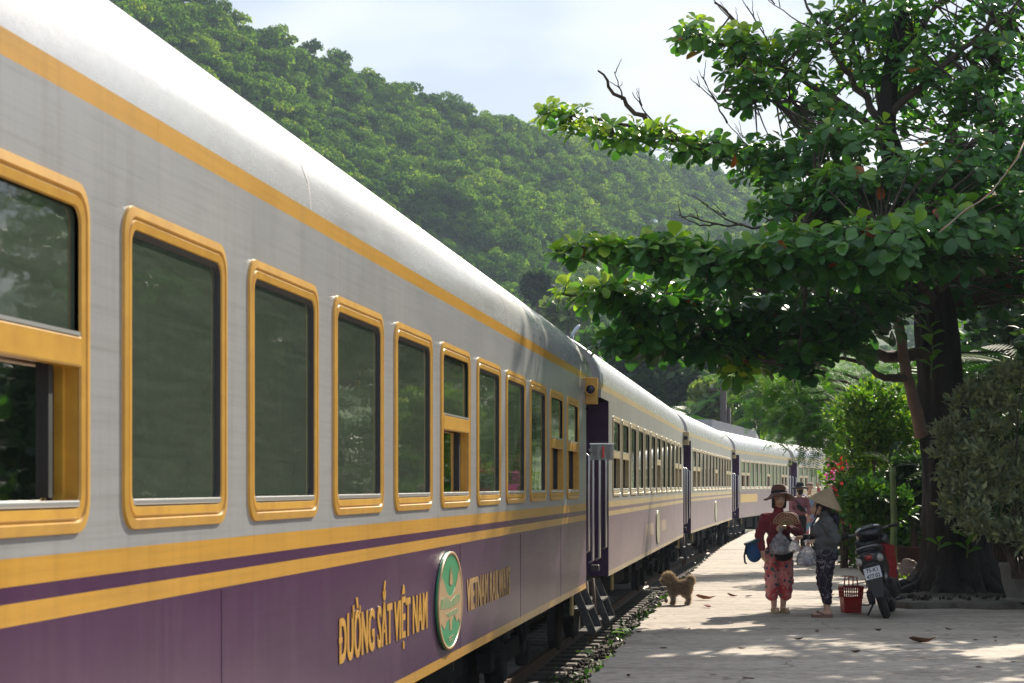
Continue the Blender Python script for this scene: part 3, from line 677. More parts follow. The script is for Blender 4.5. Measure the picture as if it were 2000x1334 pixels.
    for x0 in (1.2, LN-1.0): MB().tube([(x0,.06,ZB),(x0,.06,ZB-.24)], .022, 8).build('drain_pipe', M('brass_pipe', (.42,.30,.12), rough=.4, metal=.5), t)
    return t

car1 = make_car(0, 'nearest white and purple coach with gold window frames and painted railway name', m_p1, m_gold)
lettering('DƯỜNG SẮT VIỆT NAM', 6.77, 9.17, .665, .885, car1, m_gold)
MB().box((6.785, -.0052, .778), (.075, .002, .026)).build('lettering', m_gold, car1)
for x in (1.2, 4.75, 10.45, 13.6, 16.7): MB().box((x, -.0010, .78), (.004, .0016, .70)).build('panel_seam', M('seam_dark', (.035,.012,.042), rough=.6), car1)
lettering('VIETNAM RAILWAYS', 10.72, 12.92, .665, .885, car1, M('worn_gold_paint', (.50,.30,.10), (.36,.22,.10), scale=22, rough=.5))
# oval plaque with crest
ex, ez = 9.93, .787
oval = [(ex+.475*math.cos(2*PI*k/48), ez+.318*math.sin(2*PI*k/48)) for k in range(48)]
plq = MB().prism(oval, -.022, -.0022, lambda a, b, w_: (a, w_, b)).build('emblem', M('emblem_green', (.03,.26,.10), (.05,.30,.14), scale=5, rough=.3), car1, bevel=.005)
m_tan = M('emblem_tan', (.46,.30,.16), (.38,.26,.13), scale=8, rough=.35)
ringp = [(.475,.318),(.475,.318),(.452,.297),(.452,.297)]
V = []; yl = [-.018,-.0265,-.0265,-.018]
for (a, b), y_ in zip(ringp, yl): V += [(ex+a*math.cos(2*PI*k/48), y_, ez+b*math.sin(2*PI*k/48)) for k in range(48)]
MB().add(V, [(j*48+k, j*48+(k+1)%48, (j+1)*48+(k+1)%48, (j+1)*48+k) for j in range(3) for k in range(48)]).build('emblem_rim', m_tan, plq, True)
tanp = [(-.40,.13),(-.33,.17),(-.16,.06),(-.05,.03),(.06,.035),(.18,.08),(.32,.19),(.41,.12),(.445,.0),(.42,-.10),(.36,-.17),(.30,-.13),(.22,-.15),(.14,-.10),(.05,-.12),(.02,-.19),(-.04,-.19),(-.06,-.11),(-.18,-.13),(-.25,-.17),(-.33,-.14),(-.40,-.12),(-.445,0)]
def flat(poly, mat, par, y=-.0245, n='emblem_patch'):
    return MB().prism([(ex+a, ez+b) for a, b in poly], y, y+.0015, lambda a, b, w_: (a, w_, b)).build(n, mat, par)
flat(tanp, m_tan, plq)
m_wg = M('emblem_worn_green', (.10,.27,.12), (.30,.27,.14), scale=14, rough=.4)
flat([(-.42,-.03),(-.38,.03),(-.2,.035),(-.02,.0),(.2,.03),(.36,.02),(.3,-.03),(.0,-.045),(-.25,-.04)], m_wg, plq, -.026)
flat([(-.2,-.075),(0,-.07),(.22,-.06),(.3,-.08),(.2,-.10),(-.1,-.10)], m_wg, plq, -.026)
for a in (-70,-42,-20,0,20,42,70):
    l_ = .13-.0006*abs(a); c, s_ = math.sin(R(a)), math.cos(R(a))
    flat([(0+.0,.10),(c*l_*.5-s_*.012,.10+s_*l_*.5+c*.012),(c*l_,.10+s_*l_),(c*l_*.5+s_*.012,.10+s_*l_*.5-c*.012)], m_tan, plq, -.0262, 'emblem_leaf')
flat([(-.10,-.235),(.10,-.225),(.10,-.232),(-.10,-.243)], m_tan, plq, -.026); flat([(-.06,-.255),(.07,-.247),(.07,-.253),(-.06,-.262)], m_tan, plq, -.026)

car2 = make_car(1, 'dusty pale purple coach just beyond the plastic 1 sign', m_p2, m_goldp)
def small_emblem(car, x0):
    p_ = MB().prism([(x0+.40*math.cos(2*PI*k/32), .79+.30*math.sin(2*PI*k/32)) for k in range(32)], -.022, -.0022, lambda a, b, w_: (a, w_, b)).build('emblem', M('emblem_bleached', (.50,.45,.30), (.36,.38,.24), scale=6, rough=.35), car, bevel=.004)
small_emblem(car2, 9.9)
for x0, x1 in ((7.0, 9.0), (11.0, 12.6)): MB().box(((x0+x1)/2, -.0025, .78), (x1-x0, .002, .2)).build('faded_lettering_patch', M('faded_letters', (.42,.33,.22), (.27,.20,.20), scale=3, rough=.6, stretch=(6,1,1)), car2)
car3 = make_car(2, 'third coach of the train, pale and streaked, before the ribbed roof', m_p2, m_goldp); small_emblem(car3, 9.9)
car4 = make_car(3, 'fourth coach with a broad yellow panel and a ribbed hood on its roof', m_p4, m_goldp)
MB().box((3.2, -.0025, 1.06), (5.6, .002, .30)).build('panel', M('yellow_panel', (.56,.38,.11), (.48,.34,.14), scale=2, rough=.5, stretch=(3,1,.4)), car4)
hp = MB()
for k in range(60):
    x0 = .2+k*.24; hp.box((x0+.06, 1.0, 3.62), (.12,.02,.5)); hp.box((x0+.18, 1.02, 3.62), (.12,.02,.5))
hp = MB(); V = []
for k in range(121): x0 = .2+k*.12; y_ = .98+(.025 if k % 2 else 0); V += [(x0, y_, 3.36), (x0, y_, 3.88), (x0, 1.9-(.025 if k % 2 else 0), 3.88), (x0, 1.9, 3.36)]
hp.add(V, [(4*k+j, 4*k+4+j, 4*k+5+j, 4*k+1+j) for k in range(120) for j in range(3)]); hp.add([V[0],V[1],V[2],V[3]], [(0,1,2,3)])
hp.add([(14.6,.98,3.88),(14.6,1.9,3.88),(16.2,1.9,3.50),(16.2,.98,3.50),(14.6,.98,3.4),(14.6,1.9,3.4)], [(0,1,2,3),(0,3,4),(1,2,5)])
hp.build('roof_hood', m_grey, car4, fix=False)
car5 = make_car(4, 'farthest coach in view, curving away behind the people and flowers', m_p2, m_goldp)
# the hanging number sign between the first two coaches
sg = thing('number_sign', 'clear plastic sleeve with red number 1 tied to the grab rail', 'sign', ORIG[0]+U(SLOPES[0])*(CARL+.12)+Vector((.03,-.02,0)), 0)
m_cl = glassmat('clear_plastic', (.80,.80,.82), .4)
V = []
for k in range(9):
    x = .27*k/8; V += [(x, .012*math.sin(k*1.7), 1.775), (x, .02*math.sin(k*1.3+1), 1.89), (x, .008*math.sin(k), 2.005)] if False else [(x, .010*math.sin(k*1.7), 1.81), (x, .018*math.sin(k*1.3+1), 1.905), (x, .006*math.sin(k), 2.0)]
MB().add(V, [(3*k+j, 3*k+3+j, 3*k+4+j, 3*k+1+j) for k in range(8) for j in range(2)]).build('sleeve', m_cl, sg, True)
MB().box((.135,.0,2.0), (.275,.02,.014)).build('top_strip', m_alu, sg)
MB().box((.135,.022,1.905), (.25,.004,.17)).build('card', M('card_pinkish', (.88,.85,.84), (.82,.70,.66), scale=14, rough=.5), sg)
me_, co_ = text_mesh('1', .17, .95, .004); co_ -= co_.mean(0); me_.vertices.foreach_set('co', np.stack([co_[:,0]+.15, -.024-co_[:,2], co_[:,1]+1.905], 1).ravel()); me_.materials.clear(); link('number', me_, M('red_ink', (.70,.05,.03), rough=.5), sg)
# ------------------------------------------------------------------ plants
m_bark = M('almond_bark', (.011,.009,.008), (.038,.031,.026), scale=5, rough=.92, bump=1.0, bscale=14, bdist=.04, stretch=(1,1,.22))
m_bark2 = M('limb_bark', (.05,.035,.028), (.12,.085,.065), scale=7, rough=.9, bump=.6, bscale=22, bdist=.02)
m_bark3 = M('pale_stem', (.16,.10,.075), (.24,.15,.11), scale=6, rough=.85, bump=.4, bscale=20)
def branch(mb, pts, r0, r1, n=8, wob=.03, seg=5):
    """smooth tapered limb through the points"""
    P = [Vector(p) for p in pts]; out_ = []
    for i in range(len(P)-1):
        a, b, c, d = P[max(i-1,0)], P[i], P[i+1], P[min(i+2, len(P)-1)]
        for k in range(seg):
            t = k/seg; t2, t3 = t*t, t*t*t
            q = .5*((2*b)+(c-a)*t+(2*a-5*b+4*c-d)*t2+(3*b-a-3*c+d)*t3)
            out_.append(q + (Vector(unit(1)[0])*wob if i+k else Vector()))
    out_.append(P[-1]); m = len(out_)
    mb.tube(out_, [r0+(r1-r0)*(k/(m-1))**.8 for k in range(m)], n); return out_

# ---- the big tropical almond tree
BASE = Vector((6.02, 26.3, .05))
alm = thing('almond_tree', 'large spreading tree with big glossy rounded leaves over the platform', 'tree', BASE)
def rel(x, y, Y): return at(x, y, Y)-BASE
tp = [rel(1872,1168,26.3), rel(1866,1090,26.3), rel(1856,950,26.2), rel(1838,760,26), rel(1826,620,25.8), rel(1812,520,25.6), rel(1775,400,25.3), rel(1728,250,25), rel(1740,130,25), rel(1765,10,25)]
trk_pts = []; 
tr = MB(); V = []; nn = 52; rad = [.55,.41,.34,.28,.245,.205,.16,.12,.09,.06]
rings_ = []
for i in range(len(tp)-1):
    for k in range(4): t = k/4; rings_.append((tp[i].lerp(tp[i+1], t), rad[i]+(rad[i+1]-rad[i])*t))
rings_.append((tp[-1], rad[-1]))
for j, (c, r_) in enumerate(rings_):
    h = c.z; fl = max(0, 1-h/.9)
    for k in range(nn):
        a = 2*PI*k/nn
        q = 1+.07*abs(math.sin(6.5*a+.8*math.sin(h*1.1)))+.05*math.sin(13*a+h*.9)+.09*math.sin(5*a+h*1.3)+.06*math.sin(9*a-h*2+1)+fl*fl*(.42*max(0, math.sin(3*a+.6))**2+.30*max(0, math.sin(5*a+2))**2)+.04*rng.normal()*(h < 4)
        V.append(c+Vector((math.cos(a), math.sin(a), 0))*r_*q)
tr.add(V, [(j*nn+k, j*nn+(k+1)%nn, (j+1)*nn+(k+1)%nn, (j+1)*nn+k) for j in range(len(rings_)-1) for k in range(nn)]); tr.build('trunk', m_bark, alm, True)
for a, l_, r_ in ((200,.95,.13),(235,.85,.16),(270,.75,.14),(305,.9,.15),(340,1.0,.12),(170,.8,.14)):
    d = Vector((math.cos(R(a)), math.sin(R(a)), 0)); rt = MB()
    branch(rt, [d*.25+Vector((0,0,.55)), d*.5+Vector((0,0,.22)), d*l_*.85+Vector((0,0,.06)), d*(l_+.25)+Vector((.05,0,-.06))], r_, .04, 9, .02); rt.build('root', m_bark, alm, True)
LIMBS = [
 ([(1812,540,25.6),(1720,400,25.2),(1620,345,25),(1500,315,24.8),(1380,285,24.6),(1285,250,24.4),(1215,195,24.2),(1168,138,24)], .13, .012),
 ([(1285,250,24.4),(1190,240,24.2),(1110,225,24),(1055,222,23.9)], .03, .008),
 ([(1380,285,24.6),(1300,270,24.1),(1200,262,23.9)], .03, .008),
 ([(1728,260,25),(1640,205,24.9),(1560,150,24.8),(1480,85,24.7),(1395,5,24.6)], .07, .012),
 ([(1640,205,24.9),(1540,200,24.5),(1440,190,24.2),(1410,180,24.1)], .035, .008),
 ([(1560,150,24.8),(1440,95,24.4),(1350,65,24.2)], .03, .008),
 ([(1728,240,25),(1660,150,25.2),(1615,70,25.3),(1560,-20,25.4)], .06, .012),
 ([(1740,150,25),(1790,70,25.2),(1850,-20,25.4),(1880,-90,25.5)], .06, .012),
 ([(1735,230,25),(1840,130,24.6),(1930,50,24.4),(2010,-10,24.2)], .06, .012),
 ([(1826,600,25.8),(1720,590,25),(1540,575,24.2),(1360,565,23.8),(1220,570,23.6),(1100,575,23.5)], .12, .012),
 ([(1820,560,25.7),(1690,520,24),(1500,500,22.8),(1320,500,22.4),(1180,490,22.3),(1085,487,22.2)], .11, .012),
 ([(1836,690,25.9),(1700,690,25.2),(1560,660,24.6),(1400,680,24.2),(1260,685,23.9),(1180,680,23.8)], .10, .012),
 ([(1822,570,25.7),(1900,480,24.6),(1990,420,24),(2080,380,23.6)], .11, .02),
 ([(1826,600,25.8),(1780,520,24),(1740,470,22.6),(1700,440,21.8)], .09, .02),
 ([(1775,400,25.3),(1840,330,24.4),(1920,270,23.8),(2010,230,23.4)], .08, .015),
 ([(1690,520,24),(1560,450,23),(1450,440,22.6),(1330,425,22.5)], .03, .007),
 ([(1728,250,25),(1700,100,26.2),(1680,-80,27)], .06, .02),
 ([(1800,480,25.5),(1880,200,26.6),(1960,-60,27.2)], .09, .02)]
lim_pts = []
for pts, r0, r1 in LIMBS:
    lb_ = MB(); q = branch(lb_, [rel(*p) for p in pts], r0, r1, 8, .035); lb_.build('limb', m_bark2, alm, True); lim_pts += [tuple(v) for v in q]
lb_ = MB(); branch(lb_, [rel(*p) for p in ((1800,850,25.5),(1790,800,25.35),(1772,735,25.3),(1756,640,25.3),(1735,560,25.2),(1700,520,25))], .095, .05, 9, .01); lb_.build('limb', m_bark3, alm, True)
lb_ = MB(); branch(lb_, [rel(*p) for p in ((1770,740,25.3),(1720,735,25),(1690,710,24.8),(1640,700,24.5))], .06, .02, 8, .01); lb_.build('limb', m_bark2, alm, True)
# bare twigs at the ends of dead limbs
bt = MB()
for (x, y, Y), (x2, y2) in (((1285,250,24.4),(1235,180)),((1215,195,24.2),(1200,140)),((1500,315,24.8),(1420,240)),((1420,240,24.7),(1372,150)),((1430,215,24.7),(1360,165)),((1450,440,22.6),(1370,395)),((1400,437,22.6),(1325,420)),((1480,85,24.7),(1385,-10)),((1520,110,24.7),(1450,0)),((1615,70,25.3),(1500,0)),((1660,150,25.2),(1590,40)),((1690,180,25.2),(1660,10)),((1790,70,25.2),(1700,-20)),((1840,130,24.6),(1990,20)),((1800,160,24.7),(1960,60)),((1930,50,24.4),(1995,-10)),((1850,120,24.6),(1870,10))):
    a, b = rel(x, y, Y), rel(x2, y2, Y-.2); c = a.lerp(b, .5)+Vector((.03,0,-.06))
    branch(bt, [a, c, b], .016, .005, 5, .012, 4)
    for _ in range(3):
        t = .35+.6*random.random(); s_ = a.lerp(b, t); e_ = s_+(b-a)*.25+Vector((random.uniform(-.12,.12), random.uniform(-.1,.1), random.uniform(.0,.16))); branch(bt, [s_, s_.lerp(e_,.5), e_], .008, .003, 4, .008, 3)
tag(bt.build('bare_twigs', m_bark2, alm, True), kind='stuff')
PADS = [ # px centre, px radii, distance, half depth, rosettes, leaf brightness (raised to paint backlit tips)
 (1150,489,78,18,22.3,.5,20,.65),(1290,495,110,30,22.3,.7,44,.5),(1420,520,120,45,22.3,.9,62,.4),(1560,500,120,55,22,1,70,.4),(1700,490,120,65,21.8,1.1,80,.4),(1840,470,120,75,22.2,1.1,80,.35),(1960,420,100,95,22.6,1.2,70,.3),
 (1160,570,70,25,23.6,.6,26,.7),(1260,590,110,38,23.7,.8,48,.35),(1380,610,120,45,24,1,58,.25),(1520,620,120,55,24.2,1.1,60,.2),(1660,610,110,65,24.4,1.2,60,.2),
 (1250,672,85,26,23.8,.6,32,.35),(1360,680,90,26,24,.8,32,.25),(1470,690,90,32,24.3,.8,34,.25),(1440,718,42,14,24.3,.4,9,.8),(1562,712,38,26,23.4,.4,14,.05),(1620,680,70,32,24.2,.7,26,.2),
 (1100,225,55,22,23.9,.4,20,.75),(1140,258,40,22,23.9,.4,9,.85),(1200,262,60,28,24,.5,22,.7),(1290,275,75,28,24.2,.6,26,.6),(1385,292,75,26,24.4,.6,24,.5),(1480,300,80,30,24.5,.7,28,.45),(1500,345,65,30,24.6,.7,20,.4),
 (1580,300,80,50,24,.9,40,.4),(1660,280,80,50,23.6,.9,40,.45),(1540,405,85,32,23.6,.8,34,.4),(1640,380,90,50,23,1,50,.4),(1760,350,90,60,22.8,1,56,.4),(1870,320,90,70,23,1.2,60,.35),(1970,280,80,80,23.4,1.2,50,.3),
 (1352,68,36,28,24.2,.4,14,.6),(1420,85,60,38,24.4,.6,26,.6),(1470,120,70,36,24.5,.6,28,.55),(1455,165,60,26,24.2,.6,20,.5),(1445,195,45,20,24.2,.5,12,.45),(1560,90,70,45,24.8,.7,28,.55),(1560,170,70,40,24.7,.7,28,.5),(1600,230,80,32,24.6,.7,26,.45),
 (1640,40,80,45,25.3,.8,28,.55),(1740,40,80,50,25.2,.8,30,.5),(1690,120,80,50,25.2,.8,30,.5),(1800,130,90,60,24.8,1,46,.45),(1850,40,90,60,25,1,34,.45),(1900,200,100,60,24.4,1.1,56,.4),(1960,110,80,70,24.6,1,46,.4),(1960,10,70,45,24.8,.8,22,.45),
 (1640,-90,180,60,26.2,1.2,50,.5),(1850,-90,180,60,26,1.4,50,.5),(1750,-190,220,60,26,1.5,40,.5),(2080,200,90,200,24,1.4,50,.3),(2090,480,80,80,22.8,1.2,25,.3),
 (2090,500,110,90,25.5,1.0,80,.2),(2210,560,100,70,25,1.1,50,.2),(1990,390,70,60,24.8,.8,30,.25),(2130,620,90,60,25.6,.9,34,.2),(2120,330,110,110,22.5,1.4,46,.3),(2260,250,110,130,22.5,1.5,46,.3),(2380,330,110,120,23,1.5,46,.3),(2200,430,120,60,21.8,1.3,40,.3),(2330,470,110,60,22,1.4,36,.3),(2150,90,130,90,24,1.5,36,.3),(2300,60,130,90,24,1.5,30,.3),  # crown carried on out of view, pads added to shade the foreground
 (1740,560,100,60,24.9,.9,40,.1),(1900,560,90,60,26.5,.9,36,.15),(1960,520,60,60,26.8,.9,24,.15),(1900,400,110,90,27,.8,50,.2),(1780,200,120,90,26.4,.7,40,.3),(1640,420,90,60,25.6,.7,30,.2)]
RP = []; RB = []; RO = []
for cx, cy, rx, ry, Yc, ry_, nr, br in PADS:
    k_ = Yc/3800; c = rel(cx, cy, Yc); nr = int(nr*(.88 if cy < 440 else 1.22))
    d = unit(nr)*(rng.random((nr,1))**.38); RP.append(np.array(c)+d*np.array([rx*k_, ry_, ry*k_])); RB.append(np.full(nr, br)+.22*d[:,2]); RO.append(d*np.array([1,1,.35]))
RP = np.concatenate(RP); RB = np.concatenate(RB); RO = np.concatenate(RO); nr = len(RP)
lp = np.array(lim_pts); tw = MB()
for i in range(nr):
    d2 = ((lp-RP[i])**2).sum(1) + .25*np.maximum(0, lp[:,2]-RP[i,2])**2; a = Vector(lp[d2.argmin()]); b = Vector(RP[i])
    if (b-a).length < 1.6: tw.tube([a, a.lerp(b,.5)+Vector((0,0,-.05*(b-a).length)), b], [.014,.010,.007], 4, False)
tag(tw.build('twigs', m_bark2, alm, True, fix=False), kind='stuff')
LP=[]; LD=[]; LN_=[]; LS=[]; LR=[]
for i in range(nr):
    k = rng.integers(6, 10); ax = RO[i]*.55+np.array([0,-.12,.85])+.25*rng.normal(size=3); ax /= np.linalg.norm(ax)
    e1 = np.cross(ax, [.3,.9,.1]); e1 /= np.linalg.norm(e1); e2 = np.cross(ax, e1); a0 = rng.random()*6.28
    for j in range(k):
        up = -.35+1.15*(j/k)+.18*rng.normal(); az = a0+j*2.4+.2*rng.normal()
        rd = e1*math.cos(az)+e2*math.sin(az); d = rd*math.cos(up)+ax*math.sin(up); d[2] -= .12
        nrm = ax*math.cos(up)-rd*math.sin(up)+.25*rng.normal(size=3)
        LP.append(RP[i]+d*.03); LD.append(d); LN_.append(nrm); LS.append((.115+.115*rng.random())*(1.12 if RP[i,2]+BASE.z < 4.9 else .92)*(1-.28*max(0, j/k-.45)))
        v = .10+RB[i]*.66+.34*(j/k)*(.35+RB[i])+.11*rng.normal(); LR.append(min(max(v, .0), .93) if rng.random() > .006 else .95+.05*rng.random())  # lit tops and backlit glow painted into leaf colour, besides young growth
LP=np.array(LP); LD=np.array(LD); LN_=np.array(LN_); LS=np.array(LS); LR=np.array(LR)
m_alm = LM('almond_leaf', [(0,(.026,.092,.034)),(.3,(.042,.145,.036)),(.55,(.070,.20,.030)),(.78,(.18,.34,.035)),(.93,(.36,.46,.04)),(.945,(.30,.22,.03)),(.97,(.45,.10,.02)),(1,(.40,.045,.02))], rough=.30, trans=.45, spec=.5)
world = LP+np.array(BASE); vis = LS/world[:,1]*np.abs((LN_/np.linalg.norm(LN_,axis=1,keepdims=True))[:,1]*.7+.3)
vis *= (world[:,0]/world[:,1] < .26)*(world[:,2] < EYE+.245*world[:,1])*(world[:,1] < 23.3)
pick = np.argsort(-vis)[:300]; rest = np.ones(len(LP), bool); rest[pick] = False
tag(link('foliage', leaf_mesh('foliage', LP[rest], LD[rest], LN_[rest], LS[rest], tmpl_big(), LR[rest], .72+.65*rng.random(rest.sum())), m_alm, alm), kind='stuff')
T_, F_ = tmpl_big(); lms = []
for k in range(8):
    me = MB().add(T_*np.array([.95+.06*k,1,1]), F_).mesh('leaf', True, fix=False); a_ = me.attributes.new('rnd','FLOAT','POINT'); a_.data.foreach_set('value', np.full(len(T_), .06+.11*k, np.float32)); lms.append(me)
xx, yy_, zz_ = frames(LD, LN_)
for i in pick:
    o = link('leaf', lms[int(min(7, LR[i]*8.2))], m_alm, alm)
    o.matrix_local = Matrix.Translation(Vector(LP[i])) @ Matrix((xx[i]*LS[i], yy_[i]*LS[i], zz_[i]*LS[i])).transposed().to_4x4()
# young shoots sprouting from the trunk
def sprout(px_, py_, Y, n, h, label):
    b = at(px_, py_, Y); t = thing('trunk_sprout', label, 'plant', b); st = MB(); st.tube([(0,0,0),(.02,-.02,h*.5),(.0,-.03,h)], [.010,.008,.004], 6); st.build('stem', M('green_stem', (.10,.16,.03), rough=.6), t)
    for k in range(n):
        z_ = h*(.15+.85*k/n); az = k*2.4; s_ = .17+.05*random.random(); D = Vector((math.cos(az), math.sin(az)*.6-.2, .45)); 
        x_, y_, q_ = frames(np.array([D]), np.array([[0,-.4,1.0]])); o = link('leaf', lms[6 if k > n/3 else 5], m_alm, t)
        o.matrix_local = Matrix.Translation((0,-.02,z_)) @ Matrix((x_[0]*s_*.75, y_[0]*s_, q_[0]*s_)).transposed().to_4x4()
sprout(1818,740,25.3,11,.72,'bright green young shoot growing from the trunk below the canopy')
sprout(1888,1090,25.75,7,.42,'bright green sprout growing low on the front of the trunk')
sprout(1832,1075,25.8,3,.16,'tiny lime green sprout at the left edge of the trunk foot')

# ---- generic leafy plants
def leafy(blobs, n, size, tm, bias=(0,0,.4), shell=.45, rs=None, outw=.8):
    P=[]; D=[]; Nn=[]; vol = np.array([b[1][0]*b[1][1]*b[1][2] for b in blobs])**.7; vol = vol/vol.sum()
    for (c, r_), f in zip(blobs, vol):
        k = max(8, int(n*f)); d = unit(k); q = rng.random((k,1))**shell; P.append(np.array(c)+d*q*np.array(r_)); D.append(d*outw+.7*unit(k)+np.array(bias)); Nn.append(.5*d+.6*unit(k)+np.array([0,0,.9]))
    P=np.concatenate(P); D=np.concatenate(D); Nn=np.concatenate(Nn); return P, D, Nn, size*(.65+.7*rng.random(len(P)))
def clumps(c, r, k, cr):
    d = unit(k)*rng.random((k,1))**.45; return [(tuple(np.array(c)+q*np.array(r)), tuple(cr*(.7+.6*rng.random())*np.array([1,1,.8]))) for q in d]
def plant(name, label, cat, base, blobs, n, size, tm, mat, stems=6, stemr=.03, stemm=None, group=None, **kw):
    base = Vector(base); t = thing(name, label, cat, base, 0, group)
    bl_ = [(tuple(Vector(c)-base), r_) for c, r_ in blobs]
    P, D, Nn, s_ = leafy(bl_, n, size, tm, **kw)
    tag(link('foliage', leaf_mesh('foliage', P, D, Nn, s_, tm), mat, t), kind='stuff')
    for k in range(stems):
        c = Vector(bl_[k*len(bl_)//max(stems,1)][0]); b0 = Vector((random.uniform(-.08,.08), random.uniform(-.08,.08), -.02)); st = MB()
        branch(st, [b0, b0.lerp(c,.5)+Vector((0,0,.08)), c], stemr, stemr*.3, 6, .02, 4); st.build('stem', stemm or m_bark2, t, True)
    return t
m_silver = LM('silver_leaf', [(0,(.14,.18,.11)),(.5,(.25,.30,.17)),(.85,(.34,.38,.19)),(1,(.40,.40,.13))], rough=.55, trans=.22, tint=(1.1,1.15,.7))
m_lime = LM('lime_leaf', [(0,(.06,.15,.016)),(.4,(.13,.26,.02)),(.75,(.26,.40,.028)),(1,(.42,.48,.06))], rough=.5, trans=.58)
m_mid = LM('mid_leaf', [(0,(.025,.085,.016)),(.5,(.055,.15,.022)),(1,(.12,.23,.03))], rough=.5, trans=.35)
m_mid2 = LM('yellowish_leaf', [(0,(.04,.11,.014)),(.45,(.085,.19,.018)),(.8,(.16,.28,.024)),(1,(.30,.38,.05))], rough=.5, trans=.5)
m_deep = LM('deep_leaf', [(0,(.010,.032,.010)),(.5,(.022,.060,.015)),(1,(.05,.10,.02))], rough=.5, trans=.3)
m_fern = LM('feathery_leaf', [(0,(.03,.11,.02)),(.5,(.07,.19,.024)),(1,(.16,.30,.035))], rough=.55, trans=.45)
m_pink = LM('bougainvillea_bract', [(0,(.55,.05,.28)),(.6,(.65,.12,.42)),(1,(.75,.30,.50))], rough=.6, trans=.4, tint=(1.1,.9,1))
m_redf = LM('red_petal', [(0,(.60,.03,.02)),(1,(.70,.10,.05))], rough=.6, trans=.3, tint=(1.1,.8,.8)); m_whf = LM('white_petal', [(0,(.75,.72,.68)),(1,(.80,.80,.75))], rough=.6, trans=.3, tint=(1,1,1))
# silver-green shrub leaning over from the pot at the right
sb_ = at(1992,1120,23.6); sb_.z = .42
SIL = [((1900,800),60,50,23.9),((1960,770),60,55,24),((1990,860),60,70,23.8),((1880,880),50,50,23.7),((1930,900),60,55,23.6),((1860,930),35,30,23.7),((1960,960),60,50,23.6),((1900,970),45,35,23.6),((2050,800),70,90,24),((2060,930),60,80,23.8),((1930,835),50,50,23.8),((1855,850),25,30,23.8),((1990,740),40,30,24),((1900,1010),40,30,23.6),((1955,1035),45,30,23.5),((2010,1030),45,40,23.5),((1870,985),30,25,23.6)]
bl = []
for c, rx, ry, Y in SIL: bl += clumps(tuple(at(c[0], c[1], Y)), (rx*Y/3800, .4, ry*Y/3800), 9, .13)
plant('silver_shrub', 'grey-green small-leaved shrub in front of the tree trunk at right', 'shrub', sb_, bl, 10500, .105, tmpl_small(.19), m_silver, 12, .018, shell=.6, outw=.3, bias=(0,-.05,.55))
def shrub_px(name, label, cat, x, y, rx, ry, Y, k, n, size, tm, mat, ry_=None, cr=.35, **kw):
    c = at(x, y, Y); q = Y/3800; return plant(name, label, cat, (c.x, Y, 0), clumps(tuple(c), (rx*q*.8, ry_ or rx*q*.7, ry*q*.8), k, cr*rx*q+.1), n, size, tm, mat, **kw)
shrub_px('garden_shrub', 'sunlit lime green shrub left of the tree trunk', 'shrub', 1712, 835, 100, 115, 33, 60, 6400, .10, tmpl_small(.3), m_mid2, cr=.13)
shrub_px('garden_shrub', 'leafy green shrub behind the motorbike', 'shrub', 1700, 985, 70, 55, 31, 18, 3600, .12, tmpl_small(.26), m_mid, cr=.34)
shrub_px('garden_shrub', 'bright yellow-green shrub above the bougainvillea', 'shrub', 1655, 860, 40, 45, 40, 12, 1800, .13, tmpl_small(.3), m_lime, cr=.36)
shrub_px('garden_shrub', 'dark green bush between the palm and the tree trunk', 'shrub', 1790, 960, 55, 75, 34, 14, 2200, .15, tmpl_small(.28), m_deep, cr=.38)
shrub_px('garden_shrub', 'light green shrub low under the wall of leaves', 'shrub', 1660, 1000, 34, 45, 38, 10, 1500, .12, tmpl_small(.3), m_lime, cr=.36)
shrub_px('garden_shrub', 'tall backlit shrub between trunk and lime shrub', 'shrub', 1765, 850, 55, 70, 38, 14, 2400, .14, tmpl_small(.3), m_lime, cr=.36)
shrub_px('garden_shrub', 'low bush with orange flowers right of the trunk', 'shrub', 1955, 1000, 60, 55, 30, 12, 1600, .12, tmpl_small(.28), m_mid, cr=.36)
def hedge(label, x0, x1, ytop, Y, k, n, size, mat, dep=.9):
    q = Y/3800; bl_ = []
    for j in range(k):
        x = x0+(x1-x0)*random.random(); zt_ = at(0, ytop, Y).z; z_ = (.12+.8*random.random())*zt_; c = at(x, 0, Y); bl_.append(((c.x, Y+random.uniform(-dep,dep), z_), (.42,.42,.36)))
    c = at((x0+x1)/2, 0, Y); return plant('garden_hedge', label, 'hedge', (c.x, Y, 0), bl_, n, size, tmpl_small(.3), mat, 5, .03)
hedge('leafy green hedge filling the garden behind the motorbike', 1655, 1775, 900, 36, 46, 5200, .13, m_mid)
hedge('lower sunlit hedge along the garden edge beside the far people', 1640, 1710, 930, 43, 34, 3200, .14, m_lime)
hedge('dark hedge behind the palm and tree trunk', 1760, 1900, 800, 37.5, 60, 6000, .16, m_deep)
hedge('dark hedge right of the tree trunk', 1890, 2060, 820, 33, 60, 6000, .15, m_deep)
hedge('tall shaded hedge under the feathery tree', 1670, 1790, 760, 46, 60, 5000, .19, m_mid)
bg_ = shrub_px('bougainvillea', 'bougainvillea with pink flowers beside the people in the distance', 'shrub', 1652, 930, 32, 75, 42, 14, 2200, .12, tmpl_small(.3), m_lime, cr=.38)
def flowers(par, spots, Y, mat, name, n=26, s=.06):
    for x, y in spots:
        c = at(x, y, Y)-Vector(par.location); P = np.array(c)+.07*rng.normal(size=(n,3)); tag(link(name, leaf_mesh(name, P, unit(n), unit(n), s*(.7+.6*rng.random(n)), tmpl_card(.5)), mat, par))
flowers(bg_, [(1638,872),(1630,905),(1622,935),(1652,858),(1660,905),(1628,880),(1645,948),(1632,960)], 40.5, m_pink, 'flower_cluster'); flowers(bg_, [(1618,868),(1626,862),(1612,898)], 40.8, m_whf, 'flower_cluster')
